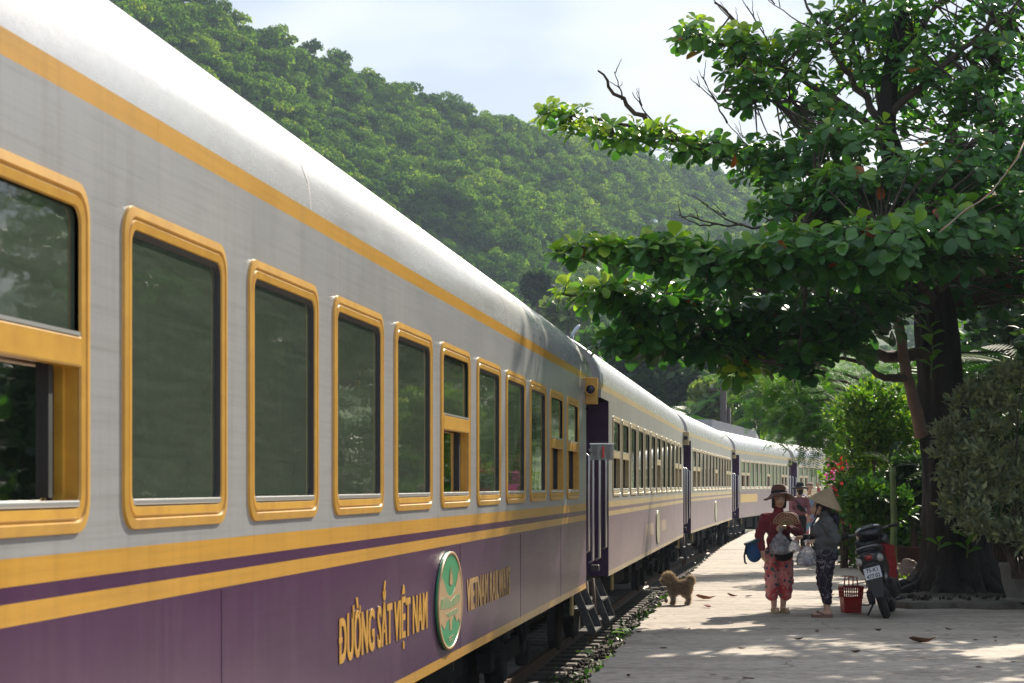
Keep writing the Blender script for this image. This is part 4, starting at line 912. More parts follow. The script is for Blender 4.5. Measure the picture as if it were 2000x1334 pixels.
hb_ = shrub_px('hibiscus', 'shrub dotted with red flowers behind the grey jacket woman', 'shrub', 1648, 985, 26, 42, 36, 10, 1300, .12, tmpl_small(.3), m_mid, cr=.38)
flowers(hb_, [(1640,990),(1655,985),(1634,960),(1661,1010),(1638,912)], 35, m_redf, 'flower_cluster', 16, .07)
# feathery poinciana whose fronds hang beside the canopy
def fronds(par, spots, n, size, tm, mat, name='foliage', down=.25, spread=(.5,.5,.35)):
    P = []; D = []
    for c in spots:
        k = n; P.append(np.array(c)+rng.normal(size=(k,3))*np.array(spread)*.5); d = unit(k); d[:,2] = d[:,2]*.45-down; D.append(d)
    P = np.concatenate(P); D = np.concatenate(D); Nn = np.tile([0,0,1.0], (len(P),1))+.35*rng.normal(size=(len(P),3))
    return tag(link(name, leaf_mesh(name, P, D, Nn, size*(.7+.6*rng.random(len(P))), tm), mat, par), kind='stuff')
pb = Vector((8.0, 38, 0)); poi = thing('poinciana_tree', 'feathery-leaved tree hanging over the platform left of the trunk', 'tree', pb)
sp_ = [at(x, y, Y)-pb for x, y, Y in ((1545,770,36),(1590,745,36.5),(1520,735,36),(1575,800,36),(1630,780,37),(1600,830,36),(1560,835,36),(1640,730,37.5),(1660,800,37),(1490,740,36),(1530,800,36),(1610,860,36),(1680,750,38),(1700,720,38.5),(1575,715,37))]
fronds(poi, sp_, 62, .40, tmpl_frond(11,.3,.30,.024,.3), m_fern, spread=(.65,.8,.45))
st = MB(); top = branch(st, [(0,0,0),(-.1,0,1.6),(-.3,-.2,3.0)], .16, .10, 9, .02); st.build('trunk', m_bark2, poi, True)
for c in sp_[::2]: st = MB(); branch(st, [(-.3,-.2,2.8), Vector((-.3,-.2,2.8)).lerp(c,.5)+Vector((0,0,.3)), c], .05, .012, 6, .03); st.build('limb', m_bark2, poi, True)
# palms
def palm(name, label, base, h, n, fl, mat, lean=(0,0), tr_=.10, dead=0, el=(.2,1.2), trm=None, tm=None):
    t = thing(name, label, 'palm', base); c = Vector((lean[0], lean[1], h)); st = MB(); branch(st, [(0,0,0), c*.5+Vector((lean[0]*.1,0,0)), c], tr_, tr_*.75, 10, .01); st.build('trunk', trm or m_bark2, t, True)
    tm = tm or tmpl_frond(22,.75,.24,.012,.75)
    for k in range(n):
        az = k*2.4+random.random()*.3; e = el[0]+(el[1]-el[0])*((k*.618) % 1); D = np.array([[math.cos(az)*math.cos(e), math.sin(az)*math.cos(e), math.sin(e)]])
        link('frond', leaf_mesh('frond', np.array([c]), D, np.array([[0,0,1.0]])+.05*rng.normal(size=(1,3)), np.array([fl*(.8+.4*random.random())]), tm), mat, t)
    for k in range(dead):
        az = k*2.4; D = np.array([[math.cos(az)*.35, math.sin(az)*.35, -1]]); link('dead_frond', leaf_mesh('dead_frond', np.array([c+Vector((math.cos(az)*.08, math.sin(az)*.08, -.05))]), D, np.array([[math.cos(az), math.sin(az), .2]]), np.array([fl*(.7+.3*random.random())]), tm), M('dead_frond', (.13,.085,.045), (.07,.045,.03), scale=6, rough=.9), t)
    return t
q = on_ground(1806,1100); palm('fan_palm', 'dark palm with a skirt of dead fronds left of the trunk', (q.x-.55, 30.5, 0), 1.5, 18, 1.15, m_deep, (.1,0), .12, 12)
palm('areca_palm', 'slim green stemmed palm behind the motorbike handlebar', (at(1746,1060,29).x, 29, 0), 1.8, 5, .5, m_deep, (.0,.1), .055, 0, (.5,1.35), M('green_cane', (.13,.20,.06), (.09,.13,.05), scale=3, rough=.5))
palm('garden_palm', 'spiky palm fronds reaching in at the right edge', (8.6, 31, 0), 3.3, 16, 1.6, m_mid, (-.5,-.4), .14, 0, (-.1,1.1))
# dark garden trees closing the view behind the trunk
def tree(name, label, base, h, cr, nclump, n, size, mat, group=None, flat=.75, tm=None, trunk_r=.18, gap=.5):
    base = Vector(base); t = thing(name, label, 'tree', base, 0, group); c = np.array([0,0,h-cr*flat])
    bl_ = [(tuple(c+d*np.array([cr*.78,cr*.78,cr*flat*.78])), tuple(cr*.34*(.7+.6*rng.random())*np.array([1,1,.75]))) for d in unit(nclump)*rng.random((nclump,1))**gap]
    P, D, Nn, s_ = leafy(bl_, n, size, tm); tag(link('crown', leaf_mesh('crown', P, D, Nn, s_, tm or tmpl_card(.4)), mat, t), kind='stuff')
    st = MB(); branch(st, [(0,0,-.3), (random.uniform(-.2,.2),0,h*.35), (0,0,h-cr*flat*1.1)], trunk_r, trunk_r*.6, 9, .03); st.build('trunk', m_bark2, t, True)
    for q, _ in bl_[::max(1, nclump//6)]: st = MB(); b0 = Vector((0,0,h-cr*flat*1.25)); branch(st, [b0, b0.lerp(Vector(q),.5)+Vector((0,0,-.1)), q], trunk_r*.45, .02, 6, .04); st.build('limb', m_bark2, t, True)
    return t
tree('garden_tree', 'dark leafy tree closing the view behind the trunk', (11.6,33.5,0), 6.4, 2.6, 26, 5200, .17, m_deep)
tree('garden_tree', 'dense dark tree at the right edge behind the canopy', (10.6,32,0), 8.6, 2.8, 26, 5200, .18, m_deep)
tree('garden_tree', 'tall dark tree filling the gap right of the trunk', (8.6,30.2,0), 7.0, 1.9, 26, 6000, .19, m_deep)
tree('garden_tree', 'shaded tree further back between the palms', (12.2,44,0), 7.6, 3.4, 26, 4600, .22, m_deep)
tree('garden_tree', 'green tree behind the bougainvillea', (11.6,50,0), 6.0, 2.4, 22, 3600, .2, m_mid)
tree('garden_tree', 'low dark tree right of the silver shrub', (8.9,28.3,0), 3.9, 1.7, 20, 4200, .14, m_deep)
# trees outside the frame on the platform side: they stand mirrored in the windows of the nearest coach
tree('platform_tree', 'broad tree right of the frame mirrored in the coach windows', (11.2,19.0,0), 7.8, 3.3, 40, 8000, .26, m_mid, flat=.95, trunk_r=.2)
tree('platform_tree', 'second broad tree right of the frame nearer the camera', (9.8,12.6,0), 7.0, 2.8, 34, 6500, .26, m_deep, flat=.95, trunk_r=.2)
hedge('long tall hedge right of the frame added to darken the window reflections', 2600, 4200, 600, 24, 170, 9000, .26, m_mid, 2.2)  # unseen hedge put in to keep bright sky out of the panes
hedge('dark unseen hedge added right of the frame to darken the panes', 2050, 3300, 560, 30, 200, 15000, .30, m_deep, 2.0)  # added dense and dark to close bright gaps in the mirrored greenery
for k, (x, y, h, r_) in enumerate(((10.8,20.5,3.2,1.7),(12,25,4,2.0),(9.6,13.5,2.6,1.4))):
    tree('garden_bush', ('rounded bush right of the frame mirrored in the second window', 'broad bush right of the frame by the garden path', 'low bush right of the frame nearest the camera')[k], (x,y,0), h, r_, 16, 2200, .2, m_mid if k else m_lime, trunk_r=.07, flat=.9)
# ---- trees beyond the train
def far_tree(label, x, y, rx, ry, Y, n, mat, nm='valley_tree', ncl=26, size=None, **kw):
    c = at(x, y, Y); k = Y/3800; return tree(nm, label, (c.x, Y, -.9), c.z+ry*k+.9, rx*k, ncl, n, size or .0045*Y, mat, 'trees behind the train', flat=ry/rx, trunk_r=.25, **kw)
m_bam = LM('bamboo_leaf', [(0,(.07,.12,.025)),(.5,(.13,.19,.04)),(1,(.22,.27,.07))], rough=.6, trans=.45)
far_tree('big dark tree behind the second and third coach', 1275, 735, 115, 95, 125, 6000, m_deep)
far_tree('dark tree right of the big dark one, above the coach roofs', 1360, 725, 75, 70, 140, 4000, m_deep)
far_tree('mid green tree rising above the second coach roof', 1200, 690, 70, 55, 150, 3400, m_mid)
far_tree('yellow-green bamboo clump left of the utility pole', 1390, 795, 48, 52, 112, 3200, m_bam)
far_tree('yellow-green bamboo clump right of the utility pole', 1455, 790, 55, 55, 116, 3600, m_bam)
far_tree('dark round tree above the fourth coach', 1485, 815, 42, 38, 108, 2400, m_mid)
far_tree('hazy tree deep in the valley', 1430, 715, 75, 50, 190, 3000, m_mid)
far_tree('hazy tree deep in the valley beside the feathery fronds', 1520, 720, 70, 60, 180, 3000, m_mid)
far_tree('small green tree at the end of the train', 1560, 810, 45, 50, 125, 2400, m_mid)
far_tree('low green tree behind the farthest coach', 1620, 850, 60, 50, 130, 2400, m_mid)
far_tree('bushy tree behind the end of the train', 1690, 850, 60, 60, 140, 2400, m_mid)
far_tree('round dark tree standing alone on the lower slope', 1050, 560, 26, 30, 210, 1500, m_deep)
far_tree('light shrub on the slope just above the first roof', 1110, 610, 45, 30, 190, 1600, m_bam)
pc = at(1352,815,100); palm('coconut_palm', 'small palm above the third coach roof', (pc.x, 100, -.9), pc.z+.9, 16, 2.2, m_mid, (0,0), .12, 0, (-.2,1.2))
# ---- weeds by the platform edge
def weeds(name, n, y0, y1, o0, o1, size, mat, label, tm):
    yy = y0+(y1-y0)*rng.random(n)**1.3; gate = fbm(yy, yy*0, 5, 3, .23) > .12; yy = yy[gate]; oo = o0+(o1-o0)*rng.random(len(yy))
    P = []; D = []; S_ = []
    for a, b in zip(yy, oo):
        c = off_path(a, b); z = np.interp(b, os_, zs); k = 7
        for _ in range(k): d = unit(1)[0]; d[2] = abs(d[2])+.25; P.append((c.x+.05*rng.normal(), c.y+.05*rng.normal(), z+.22*rng.random()**1.5)); D.append(d); S_.append(size*(.5+rng.random()))
    P = np.array(P); return tag(link(name, leaf_mesh(name, P, np.array(D), np.tile([0,0,1.], (len(P),1))+.4*rng.normal(size=(len(P),3)), np.array(S_), tm), mat), label, 'weeds', kind='stuff')
weeds('weeds', 800, 13.5, 42, .08, .64, .07, m_mid, 'low green weeds growing between track and platform', tmpl_small(.3))
weeds('broadleaf_weeds', 160, 14, 32, .30, .66, .12, m_lime, 'bright broad-leaved weeds along the platform edge', tmpl_small(.42))
weeds('dark_weeds', 300, 16, 60, -.45, .2, .07, m_deep, 'dark weeds among the ballast stones', tmpl_small(.25))
def edge_plant(Y, off, k, s, label):
    c = off_path(Y, off); t = thing('edge_plant', label, 'plant', (c.x, c.y, np.interp(off, os_, zs)))
    for j in range(k):
        az = j*2.4; h = .42+.16*random.random(); e = Vector((math.cos(az)*.14, math.sin(az)*.14, h)); st = MB(); st.tube([(0,0,0), e*.6, e], [.008,.006,.004], 5); st.build('stem', M('green_stem', (.10,.16,.03), rough=.6), t)
        x_, y_, q_ = frames(np.array([[math.cos(az), math.sin(az), .15]]), np.array([[0,0,1.]])); o = link('leaf', lms[6], m_alm, t)
        o.matrix_local = Matrix.Translation(e) @ Matrix((x_[0]*s*1.2, y_[0]*s, q_[0]*s)).transposed().to_4x4()
edge_plant(14.6, .52, 6, .22, 'big-leaved green plant at the platform edge in the foreground')
edge_plant(17.9, .55, 4, .18, 'small big-leaved plant by the platform edge beside the steps')
edge_plant(22.2, .56, 6, .17, 'leafy weed at the platform edge in front of the dog')
# ------------------------------------------------------------------ people
m_skin = M('skin_tan', (.60,.37,.26), (.52,.31,.21), scale=12, rough=.5); m_hair = M('black_hair', (.014,.011,.010), (.03,.024,.02), scale=30, rough=.45, stretch=(1,1,.2), bump=.5, bscale=60)
m_white_eye = M('eye_white', (.6,.58,.55), rough=.2); m_pupil = M('eye_dark', (.012,.009,.008), rough=.15); m_lip = M('lips', (.30,.09,.08), rough=.4)
def hand(mb, w_, d, n, curl=.5, s=1.0, side=1):
    w_ = Vector(w_); d = Vector(d).normalized(); n = Vector(n); n = (n-d*n.dot(d)).normalized(); t = d.cross(n)*side
    for k in range(4):
        o = t*(.030-.020*k)*s; mb.limb([w_+o*.5, w_+d*.04*s+o*.9, w_+d*.078*s+o], [.016*s,.0145*s,.0115*s], 8)
        p = w_+d*.08*s+o; a = .12
        for j, l_ in enumerate((.034,.024,.019)):
            a += curl*(1.0,1.2,.9)[j]; q = p+(d*math.cos(a)+n*math.sin(a))*l_*s*(1.0,1.1,1.03,.82)[k]; mb.limb([p, q], [.0095*s,.0085*s], 8); p = q
    p = w_+d*.022*s+t*.026*s; q = p+(d*.55+t*.75+n*.25).normalized()*.042*s; mb.limb([p, q], [.0135*s,.011*s], 8); mb.limb([q, q+(d*.85+t*.15+n*.45*curl*2).normalized()*.032*s], [.0105*s,.009*s], 8)
def head(mb, c, s=1.0, f=(0,-1,0)):
    c = Vector(c); f = Vector(f).normalized(); r_ = f.cross(Vector((0,0,1))).normalized(); u = Vector((0,0,1))
    m = Matrix((r_, -f, u)).transposed()
    P = lambda x, y, z: c+(m @ Vector((x, y, z)))*s
    E = lambda p, r: mb.ell(P(*p), tuple(q*s for q in r), 14, 10, m)
    E((0,.012,.028), (.072,.088,.080)); E((0,-.020,-.02), (.060,.066,.080)); E((0,-.042,-.075), (.036,.036,.030)); E((0,-.02,-.055), (.055,.055,.045))
    mb.limb([P(0,-.085,.008), P(0,-.103,-.026)], [.009*s,.0145*s], 8); E((-.012,-.094,-.028), (.010,.012,.009)); E((.012,-.094,-.028), (.010,.012,.009))
    for x in (-.030,.030): E((x,-.072,-.022), (.026,.018,.024)); E((x,-.080,.024), (.022,.014,.007))
    for x in (-.074,.074): E((x,.010,-.01), (.010,.020,.030))
    E((0,-.089,-.054), (.022,.012,.009)); E((0,-.086,-.066), (.019,.012,.008))
    return P, m
def face_parts(par, P, m, s=1.0):
    for x in (-.029,.029):
        MB().ell(P(x,-.080,.011), tuple(q*s for q in (.0125,.008,.0062)), 10, 7, m).build('eye', m_white_eye, par, True)
        MB().ell(P(x,-.0865,.0105), tuple(q*s for q in (.0058,.0035,.0058)), 8, 6, m).build('pupil', m_pupil, par, True)
        MB().ell(P(x,-.086,.0315), tuple(q*s for q in (.018,.006,.0035)), 8, 6, m).build('eyebrow', m_hair, par, True)
    MB().ell(P(0,-.0945,-.0575), tuple(q*s for q in (.020,.0085,.0065)), 10, 7, m).build('lips', m_lip, par, True)
def cloth_disp(seed, amp):
    def f(co):
        return co+np.stack([amp*fbm(co[:,2]*1.3+co[:,1], co[:,0]*2+co[:,2]*4, seed, 3, 3.0), amp*fbm(co[:,0]*2+co[:,2]*5, co[:,1]*2, seed+1, 3, 3.0), 0*co[:,0]], 1)
    return f
def floral(name, base, cols, scale, stretch=(1,1,1)):
    m, N, L, p = nodes(name); p.inputs['Roughness'].default_value = .8; p.inputs['Sheen Weight'].default_value = .2
    cur = None; n0 = noise(N, L, 5, 2); col = ramp(N, L, n0.outputs['Fac'], [(.42, base), (.58, cols[0])]).outputs[0]
    tc = N.new('ShaderNodeTexCoord'); mp = N.new('ShaderNodeMapping'); mp.inputs['Scale'].default_value = stretch; L.new(tc.outputs['Object'], mp.inputs[0])
    for k, c in enumerate(cols[1:]):
        v = N.new('ShaderNodeTexVoronoi'); v.inputs['Scale'].default_value = scale*(1+.45*k); L.new(mp.outputs[0], v.inputs['Vector'])
        nz_ = noise(N, L, 28, 2); d = mathn(N, L, 'ADD', v.outputs['Distance'], mathn(N, L, 'MULTIPLY', nz_.outputs['Fac'], .35))
        msk = ramp(N, L, d, [(.42+.02*k, (1,1,1)), (.46+.02*k, (0,0,0))]); col = mixc(N, L, msk.outputs[0], col, c)
    L.new(col, p.inputs['Base Color']); return m
m_maroon = M('maroon_knit', (.20,.020,.030), (.15,.016,.024), scale=14, rough=.9, bump=.3, bscale=120, bdist=.004, sheen=.2)
m_floral = floral('red_floral_cotton', (.50,.045,.05), [(.66,.26,.24), (.035,.13,.10), (.025,.05,.12), (.55,.25,.22)], 11)
m_black = M('black_cloth', (.012,.011,.012), (.02,.018,.02), scale=10, rough=.85)
# ---- woman in the maroon jumper
pa = on_ground(1521,1196); wa = thing('person', 'woman in brown brimmed hat and maroon jumper holding a woven fan', 'person', pa, R(6))
b = MB(); P, hm_ = head(b, (0,-.03,1.365), 1.0, (-.08,-1,-.02))
b.limb([(0,.0,1.30),(0,.005,1.20)], [.050,.055]); b.ell((0,0,1.04), (.135,.09,.17)); b.ell((0,.0,.82), (.125,.09,.16)); b.limb([(-.15,0,1.14),(.15,0,1.14)], [.055,.055])
b.limb([(-.165,0,1.15),(-.235,.01,.93),(-.215,-.06,.735)], [.048,.038,.027]); b.limb([(.165,0,1.15),(.245,-.06,.945),(.02,-.235,1.035)], [.048,.038,.026])
hand(b, (-.215,-.062,.73), (.1,-.2,-1), (.9,.2,0), .55, .95, -1); hand(b, (.015,-.24,1.036), (-1,-.12,.12), (0,-.2,-1), .75, .95, 1)
for s_ in (-1, 1):
    b.limb([(s_*.075,0,.74),(s_*.072,-.01,.40),(s_*.055,.01,.075)], [.085,.058,.034]); b.limb([(s_*.055,.03,.05),(s_*.06,-.08,.032),(s_*.068,-.135,.028)], [.034,.030,.022])
    for k in range(5): b.ell((s_*(.045+.011*k),-.150+.007*abs(k-1),.024), (.008,.018,.010), 8, 6)
body = remeshed(b, 'body', m_skin, wa, .006, 2); face_parts(body, P, hm_)
t = MB(); t.ell((0,0,1.02), (.165,.118,.165)); t.ell((0,-.005,.86), (.158,.125,.15)); t.limb([(0,.0,1.245),(0,0,1.16)], [.060,.075]); t.limb([(-.155,0,1.135),(.155,0,1.135)], [.072,.072])
t.limb([(-.170,0,1.14),(-.238,.01,.93),(-.22,-.05,.775)], [.066,.058,.046]); t.limb([(.170,0,1.14),(.248,-.06,.945),(.055,-.225,1.03)], [.066,.058,.043]); t.ell((-.065,-.095,1.03), (.07,.05,.065)); t.ell((.065,-.095,1.03), (.07,.05,.065)); t.ell((0,0,.76), (.160,.122,.07))
remeshed(t, 'jumper', m_maroon, wa, .009, 3, cloth_disp(4, .006))
t = MB(); t.ell((0,0,.72), (.165,.128,.10))
for s_ in (-1, 1): t.limb([(s_*.080,0,.70),(s_*.088,-.012,.42),(s_*.083,-.002,.215)], [.098,.092,.080])
remeshed(t, 'trousers', m_floral, wa, .010, 3, cloth_disp(8, .008))
t = MB(); t.ell((.06,-.125,.80), (.135,.06,.125)); t.ell((.03,-.10,.70), (.12,.05,.08)); remeshed(t, 'apron_pouch', m_black, wa, .012, 3, cloth_disp(5, .006))
t = MB(); t.ell(P(0,.03,.03), (.082,.082,.085)); t.limb([P(-.068,.01,-.01), P(-.062,.04,-.09)], [.024,.028]); t.limb([P(.068,.01,-.01), P(.062,.04,-.09)], [.024,.028]); t.ell(P(0,.06,-.06), (.07,.04,.06)); remeshed(t, 'hair', m_hair, wa, .008, 2)
def brim_hat(par, c, mat, r_=.20, rc=.092, h=.115, droop=.045, wave=.018, tilt=(0,0)):
    prof = [(.001,h),(rc*.5,h*.985),(rc*.86,h*.88),(rc*.98,h*.55),(rc*1.03,.012),(rc*1.12,0),(r_*.72,-.008-droop*.25),(r_*.93,-droop*.75),(r_,-droop),(r_*.99,-droop-.006),(r_*.7,-.016-droop*.25),(rc*1.1,-.010),(rc*.97,.01),(rc*.9,h*.5),(rc*.75,h*.8),(.001,h*.93)]
    mb = MB().lathe(prof, 36); V = []
    for x, y, z in mb.v:
        rr = math.hypot(x, y); a = math.atan2(y, x); q = max(0, (rr-rc*1.1)/(r_-rc*1.1)); V.append((x, y, z+q*wave*(math.cos(2*a)*-1.6+.6*math.sin(3*a+1))))
    mb.v = V; o = mb.build('hat', mat, par, True, loc=c, rot=(tilt[0], tilt[1], .3), fix=True); MB().lathe([(rc*1.0,.035),(rc*1.045,.035),(rc*1.06,.008),(rc*1.02,.008)], 30).build('hat_band', m_black if mat.name != 'black_cloth' else m_maroon, o, True); return o
brim_hat(wa, (0,-.02,1.425), M('brown_felt', (.17,.075,.045), (.125,.055,.035), scale=9, rough=.85, sheen=.2), .19, .094, .118, .05, .016, (R(-9), R(3)))
def flipflop(par, x, y, rz, mat, th=.022, L_=.235, strap=None):
    poly = [(.045*math.sin(a)*(1.0 if math.cos(a) < 0 else 1.12), -L_/2*math.cos(a)) for a in np.linspace(0, 2*PI, 25)[:-1]]; o = MB().prism(poly, 0, th, lambda u, v, q: (u, v, q)).build('sandal', mat, par, bevel=.005, loc=(x, y, .001), rot=(0,0,rz))
    for s_ in (-1, 1): MB().tube([(0,-.075,th), (s_*.025,-.05,th+.038), (s_*.044,.0,th+.016), (s_*.046,.02,th)], .0075, 6).build('strap', strap or mat, o, True)
m_ff = M('straw_sandal', (.48,.37,.17), rough=.7)
flipflop(wa, -.058, -.055, R(-6), m_ff); flipflop(wa, .060, -.055, R(8), m_ff)
# fan held in the hand
fc = pa+Matrix.Rotation(R(6),3,'Z') @ Vector((.02,-.285,1.055)); fan = thing('woven_fan', 'half-round woven bamboo fan held by the woman in maroon', 'fan', fc, R(6))
m_straw = M('bamboo_straw', (.50,.37,.19), (.38,.27,.13), scale=18, rough=.7)
for k in range(17):
    a = R(8+164*k/16); MB().box((math.cos(a)*.105, .004*((k%2)*2-1), math.sin(a)*.105), (.108,.003,.0048), Matrix.Rotation(-a, 3, 'Y')).build('rib', m_straw, fan)
for r_, w_ in ((.055,.005),(.098,.0035),(.128,.0035),(.158,.006)):
    MB().tube([(math.cos(R(a))*r_, 0, math.sin(R(a))*r_) for a in range(4, 177, 8)], w_*.7, 6).build('hoop', m_straw, fan, True)
MB().prism([(math.cos(R(a))*.075, math.sin(R(a))*.060) for a in range(0, 181, 12)], -.004, .004, lambda u, v, q: (u, q, v)).build('fan_base', M('dark_straw', (.24,.15,.06), (.17,.10,.045), scale=25, rough=.7), fan)
# ---- plastic bags
def filmmat():
    m, N, L, p = nodes('bag_film'); N.remove(p); tr = N.new('ShaderNodeBsdfTransparent'); tr.inputs[0].default_value = (.86,.87,.90,1); gl = N.new('ShaderNodeBsdfGlossy'); gl.inputs['Roughness'].default_value = .12
    df = N.new('ShaderNodeBsdfTranslucent'); df.inputs[0].default_value = (.88,.87,.92,1); d2 = N.new('ShaderNodeBsdfDiffuse'); d2.inputs[0].default_value = (.82,.80,.86,1)
    n = noise(N, L, 26, 4, dist=1.0); bp = N.new('ShaderNodeBump'); bp.inputs['Strength'].default_value = 1.0; bp.inputs['Distance'].default_value = .02; L.new(n.outputs['Fac'], bp.inputs['Height'])
    for q in (gl, df, d2): L.new(bp.outputs[0], q.inputs['Normal'])
    a = N.new('ShaderNodeMixShader'); a.inputs[0].default_value = .5; L.new(df.outputs[0], a.inputs[1]); L.new(d2.outputs[0], a.inputs[2])
    b_ = N.new('ShaderNodeMixShader'); L.new(ramp(N, L, n.outputs['Fac'], [(.38,(.25,.25,.25)), (.65,(.75,.75,.75))]).outputs[0], b_.inputs[0]); L.new(tr.outputs[0], b_.inputs[1]); L.new(a.outputs[0], b_.inputs[2])
    c = N.new('ShaderNodeMixShader'); fr = N.new('ShaderNodeFresnel'); fr.inputs[0].default_value = 1.3; L.new(bp.outputs[0], fr.inputs['Normal']); L.new(fr.outputs[0], c.inputs[0]); L.new(b_.outputs[0], c.inputs[1]); L.new(gl.outputs[0], c.inputs[2]); L.new(c.outputs[0], N['Material Output'].inputs['Surface']); return m
m_film = filmmat()
def bag(label, top, w_, h, cont, mat, n=7, flat=.6):
    t = thing('plastic_bag', label, 'bag', Vector(top)-Vector((0,0,h))); mb = MB(); prof = [(.02,h+.03),(.05,h+.012),(.016,h-.02),(.03,h*.86),(w_*.30,h*.66),(w_*.46,h*.42),(w_*.5,h*.24),(w_*.42,h*.08),(w_*.22,.01),(.001,0)]
    mb.lathe([(r_, z) for r_, z in prof], 26); mb.v = [(x*(1+.13*math.sin(5*math.atan2(y,x)+z*22)), y*flat*(1+.13*math.sin(4*math.atan2(y,x)+z*17)), z) for x, y, z in mb.v]; mb.build('film', m_film, t, True)
    for k in range(n): a = k*2.4; rr = w_*.22*math.sqrt(k/n); MB().ell((math.cos(a)*rr, math.sin(a)*rr*flat, h*(.12+.05*(k%4))), (w_*.14, w_*.14*flat, w_*.10), 9, 7, Matrix.Rotation(k, 3, 'X')).build('contents', cont, t, True)
    return t
m_herb = M('dark_contents', (.035,.045,.035), (.10,.11,.10), scale=20, rough=.6); m_whitec = M('pale_contents', (.62,.63,.68), (.25,.27,.30), scale=14, rough=.5)
wA = lambda x, y, z: pa+Matrix.Rotation(R(6),3,'Z') @ Vector((x, y, z))
bag('crumpled clear bag hanging from the hand of the woman in maroon', wA(-.045,-.26,1.00), .27, .30, m_whitec, None)
# blue shoulder bag
sbp = wA(-.30,.0,.60); sb2 = thing('shoulder_bag', 'blue cloth bag on the arm of the woman in maroon', 'bag', sbp, R(10))
t = MB(); t.ell((0,0,.13), (.105,.055,.13)); t.box((0,0,.17), (.20,.09,.14)); remeshed(t, 'bag_body', M('blue_cloth', (.012,.075,.21), (.010,.05,.15), scale=9, rough=.7), sb2, .010, 4)
MB().box((-.01,-.005,.255), (.225,.115,.035), Matrix.Rotation(R(-20),3,'Y')).build('flap', M('teal_trim', (.012,.06,.08), rough=.7), sb2, bevel=.01)
MB().tube([(-.10,0,.20),(-.125,0,.08),(-.115,0,.0),(-.095,0,-.01)], .012, 6).build('strap_end', m_black, sb2, True); MB().tube([(.08,0,.24),(.13,-.01,.42),(.16,.02,.56),(.17,.06,.60)], .012, 6).build('strap', m_black, sb2, True)
# ---- woman in the conical hat, seen from the side
pb2 = on_ground(1613,1206); rzb = R(-98); wb = thing('person', 'woman in conical straw hat and grey jacket standing beside the motorbike', 'person', pb2, rzb)
b = MB(); P, hm_ = head(b, (.0,-.07,1.275), 1.0, (-.15,-1,-.05))
b.limb([(0,-.04,1.22),(0,.005,1.15)], [.050,.056]); b.ell((0,.01,1.0), (.135,.11,.17)); b.ell((0,0,.82), (.13,.115,.15)); b.limb([(-.14,.02,1.10),(.14,.02,1.10)], [.055,.055])
b.limb([(.16,.02,1.10),(.20,.11,.905),(.085,-.12,.885)], [.050,.040,.027]); b.limb([(-.16,.02,1.10),(-.19,-.03,.915),(-.10,-.25,.925)], [.050,.040,.027])
hand(b, (.082,-.125,.885), (-.25,-1,.0), (-.3,0,-1), .75, .95, 1); hand(b, (-.10,-.255,.926), (.1,-1,.0), (.2,0,-1), .6, .95, -1)
for s_ in (-1, 1):
    b.limb([(s_*.075,.0,.74),(s_*.07,-.02,.40),(s_*.055,.02,.085)], [.09,.058,.036]); b.limb([(s_*.055,.035,.06),(s_*.06,-.07,.045),(s_*.066,-.125,.04)], [.036,.032,.024])
    for k in range(5): b.ell((s_*(.045+.011*k),-.142+.007*abs(k-1),.036), (.008,.018,.010), 8, 6)
body = remeshed(b, 'body', m_skin, wb, .006, 2); face_parts(body, P, hm_)
m_greyj = M('grey_jersey', (.11,.113,.11), (.085,.087,.086), scale=12, rough=.9, bump=.3, bscale=90, bdist=.004)
t = MB(); t.ell((0,.0,1.00), (.165,.145,.17)); t.ell((0,-.005,.84), (.165,.150,.15)); t.limb([(-.15,.015,1.10),(.15,.015,1.10)], [.075,.075]); t.limb([(0,-.02,1.20),(0,.01,1.13)], [.068,.085])
t.limb([(.165,.02,1.10),(.205,.11,.905),(.10,-.085,.885)], [.072,.062,.047]); t.limb([(-.165,.02,1.10),(-.195,-.03,.915),(-.11,-.20,.92)], [.072,.062,.047]); t.ell((-.06,-.12,1.0), (.075,.06,.07)); t.ell((.06,-.12,1.0), (.075,.06,.07)); t.ell((0,.0,.765), (.168,.148,.06))
remeshed(t, 'jacket', m_greyj, wb, .009, 3, cloth_disp(14, .007))
t = MB(); t.ell((0,.10,1.16), (.10,.05,.06)); t.ell((0,.125,1.11), (.075,.035,.05)); remeshed(t, 'hood', M('navy_cloth', (.02,.02,.035), rough=.85), wb, .010, 2)
t = MB(); t.limb([(-.10,-.24,.925),(-.115,-.18,.92)], [.040,.044]); remeshed(t, 'cuff', m_black, wb, .008, 2)
MB().tube([(.06,-.085,1.19),(.04,-.155,1.08),(.03,-.175,.98),(.02,-.165,.86),(.0,-.15,.78)], .010, 6).build('jacket_zip', m_black, wb, True)
m_batik, N_, L_, p_ = nodes('dark_batik'); p_.inputs['Roughness'].default_value = .8
v = N_.new('ShaderNodeTexVoronoi'); v.feature = 'DISTANCE_TO_EDGE'; v.inputs['Scale'].default_value = 7; tc_ = N_.new('ShaderNodeTexCoord'); L_.new(tc_.outputs['Object'], v.inputs['Vector'])
v2 = N_.new('ShaderNodeTexVoronoi'); v2.inputs['Scale'].default_value = 17; L_.new(tc_.outputs['Object'], v2.inputs['Vector'])
r1 = ramp(N_, L_, v.outputs['Distance'], [(.0,(1,1,1)), (.022,(0,0,0))]); r2 = ramp(N_, L_, v2.outputs['Distance'], [(.16,(0,0,0)), (.19,(1,1,1)), (.25,(1,1,1)), (.28,(0,0,0))])
n_ = noise(N_, L_, 4, 2); r3 = ramp(N_, L_, n_.outputs['Fac'], [(.5,(0,0,0)), (.54,(.8,.8,.8))])
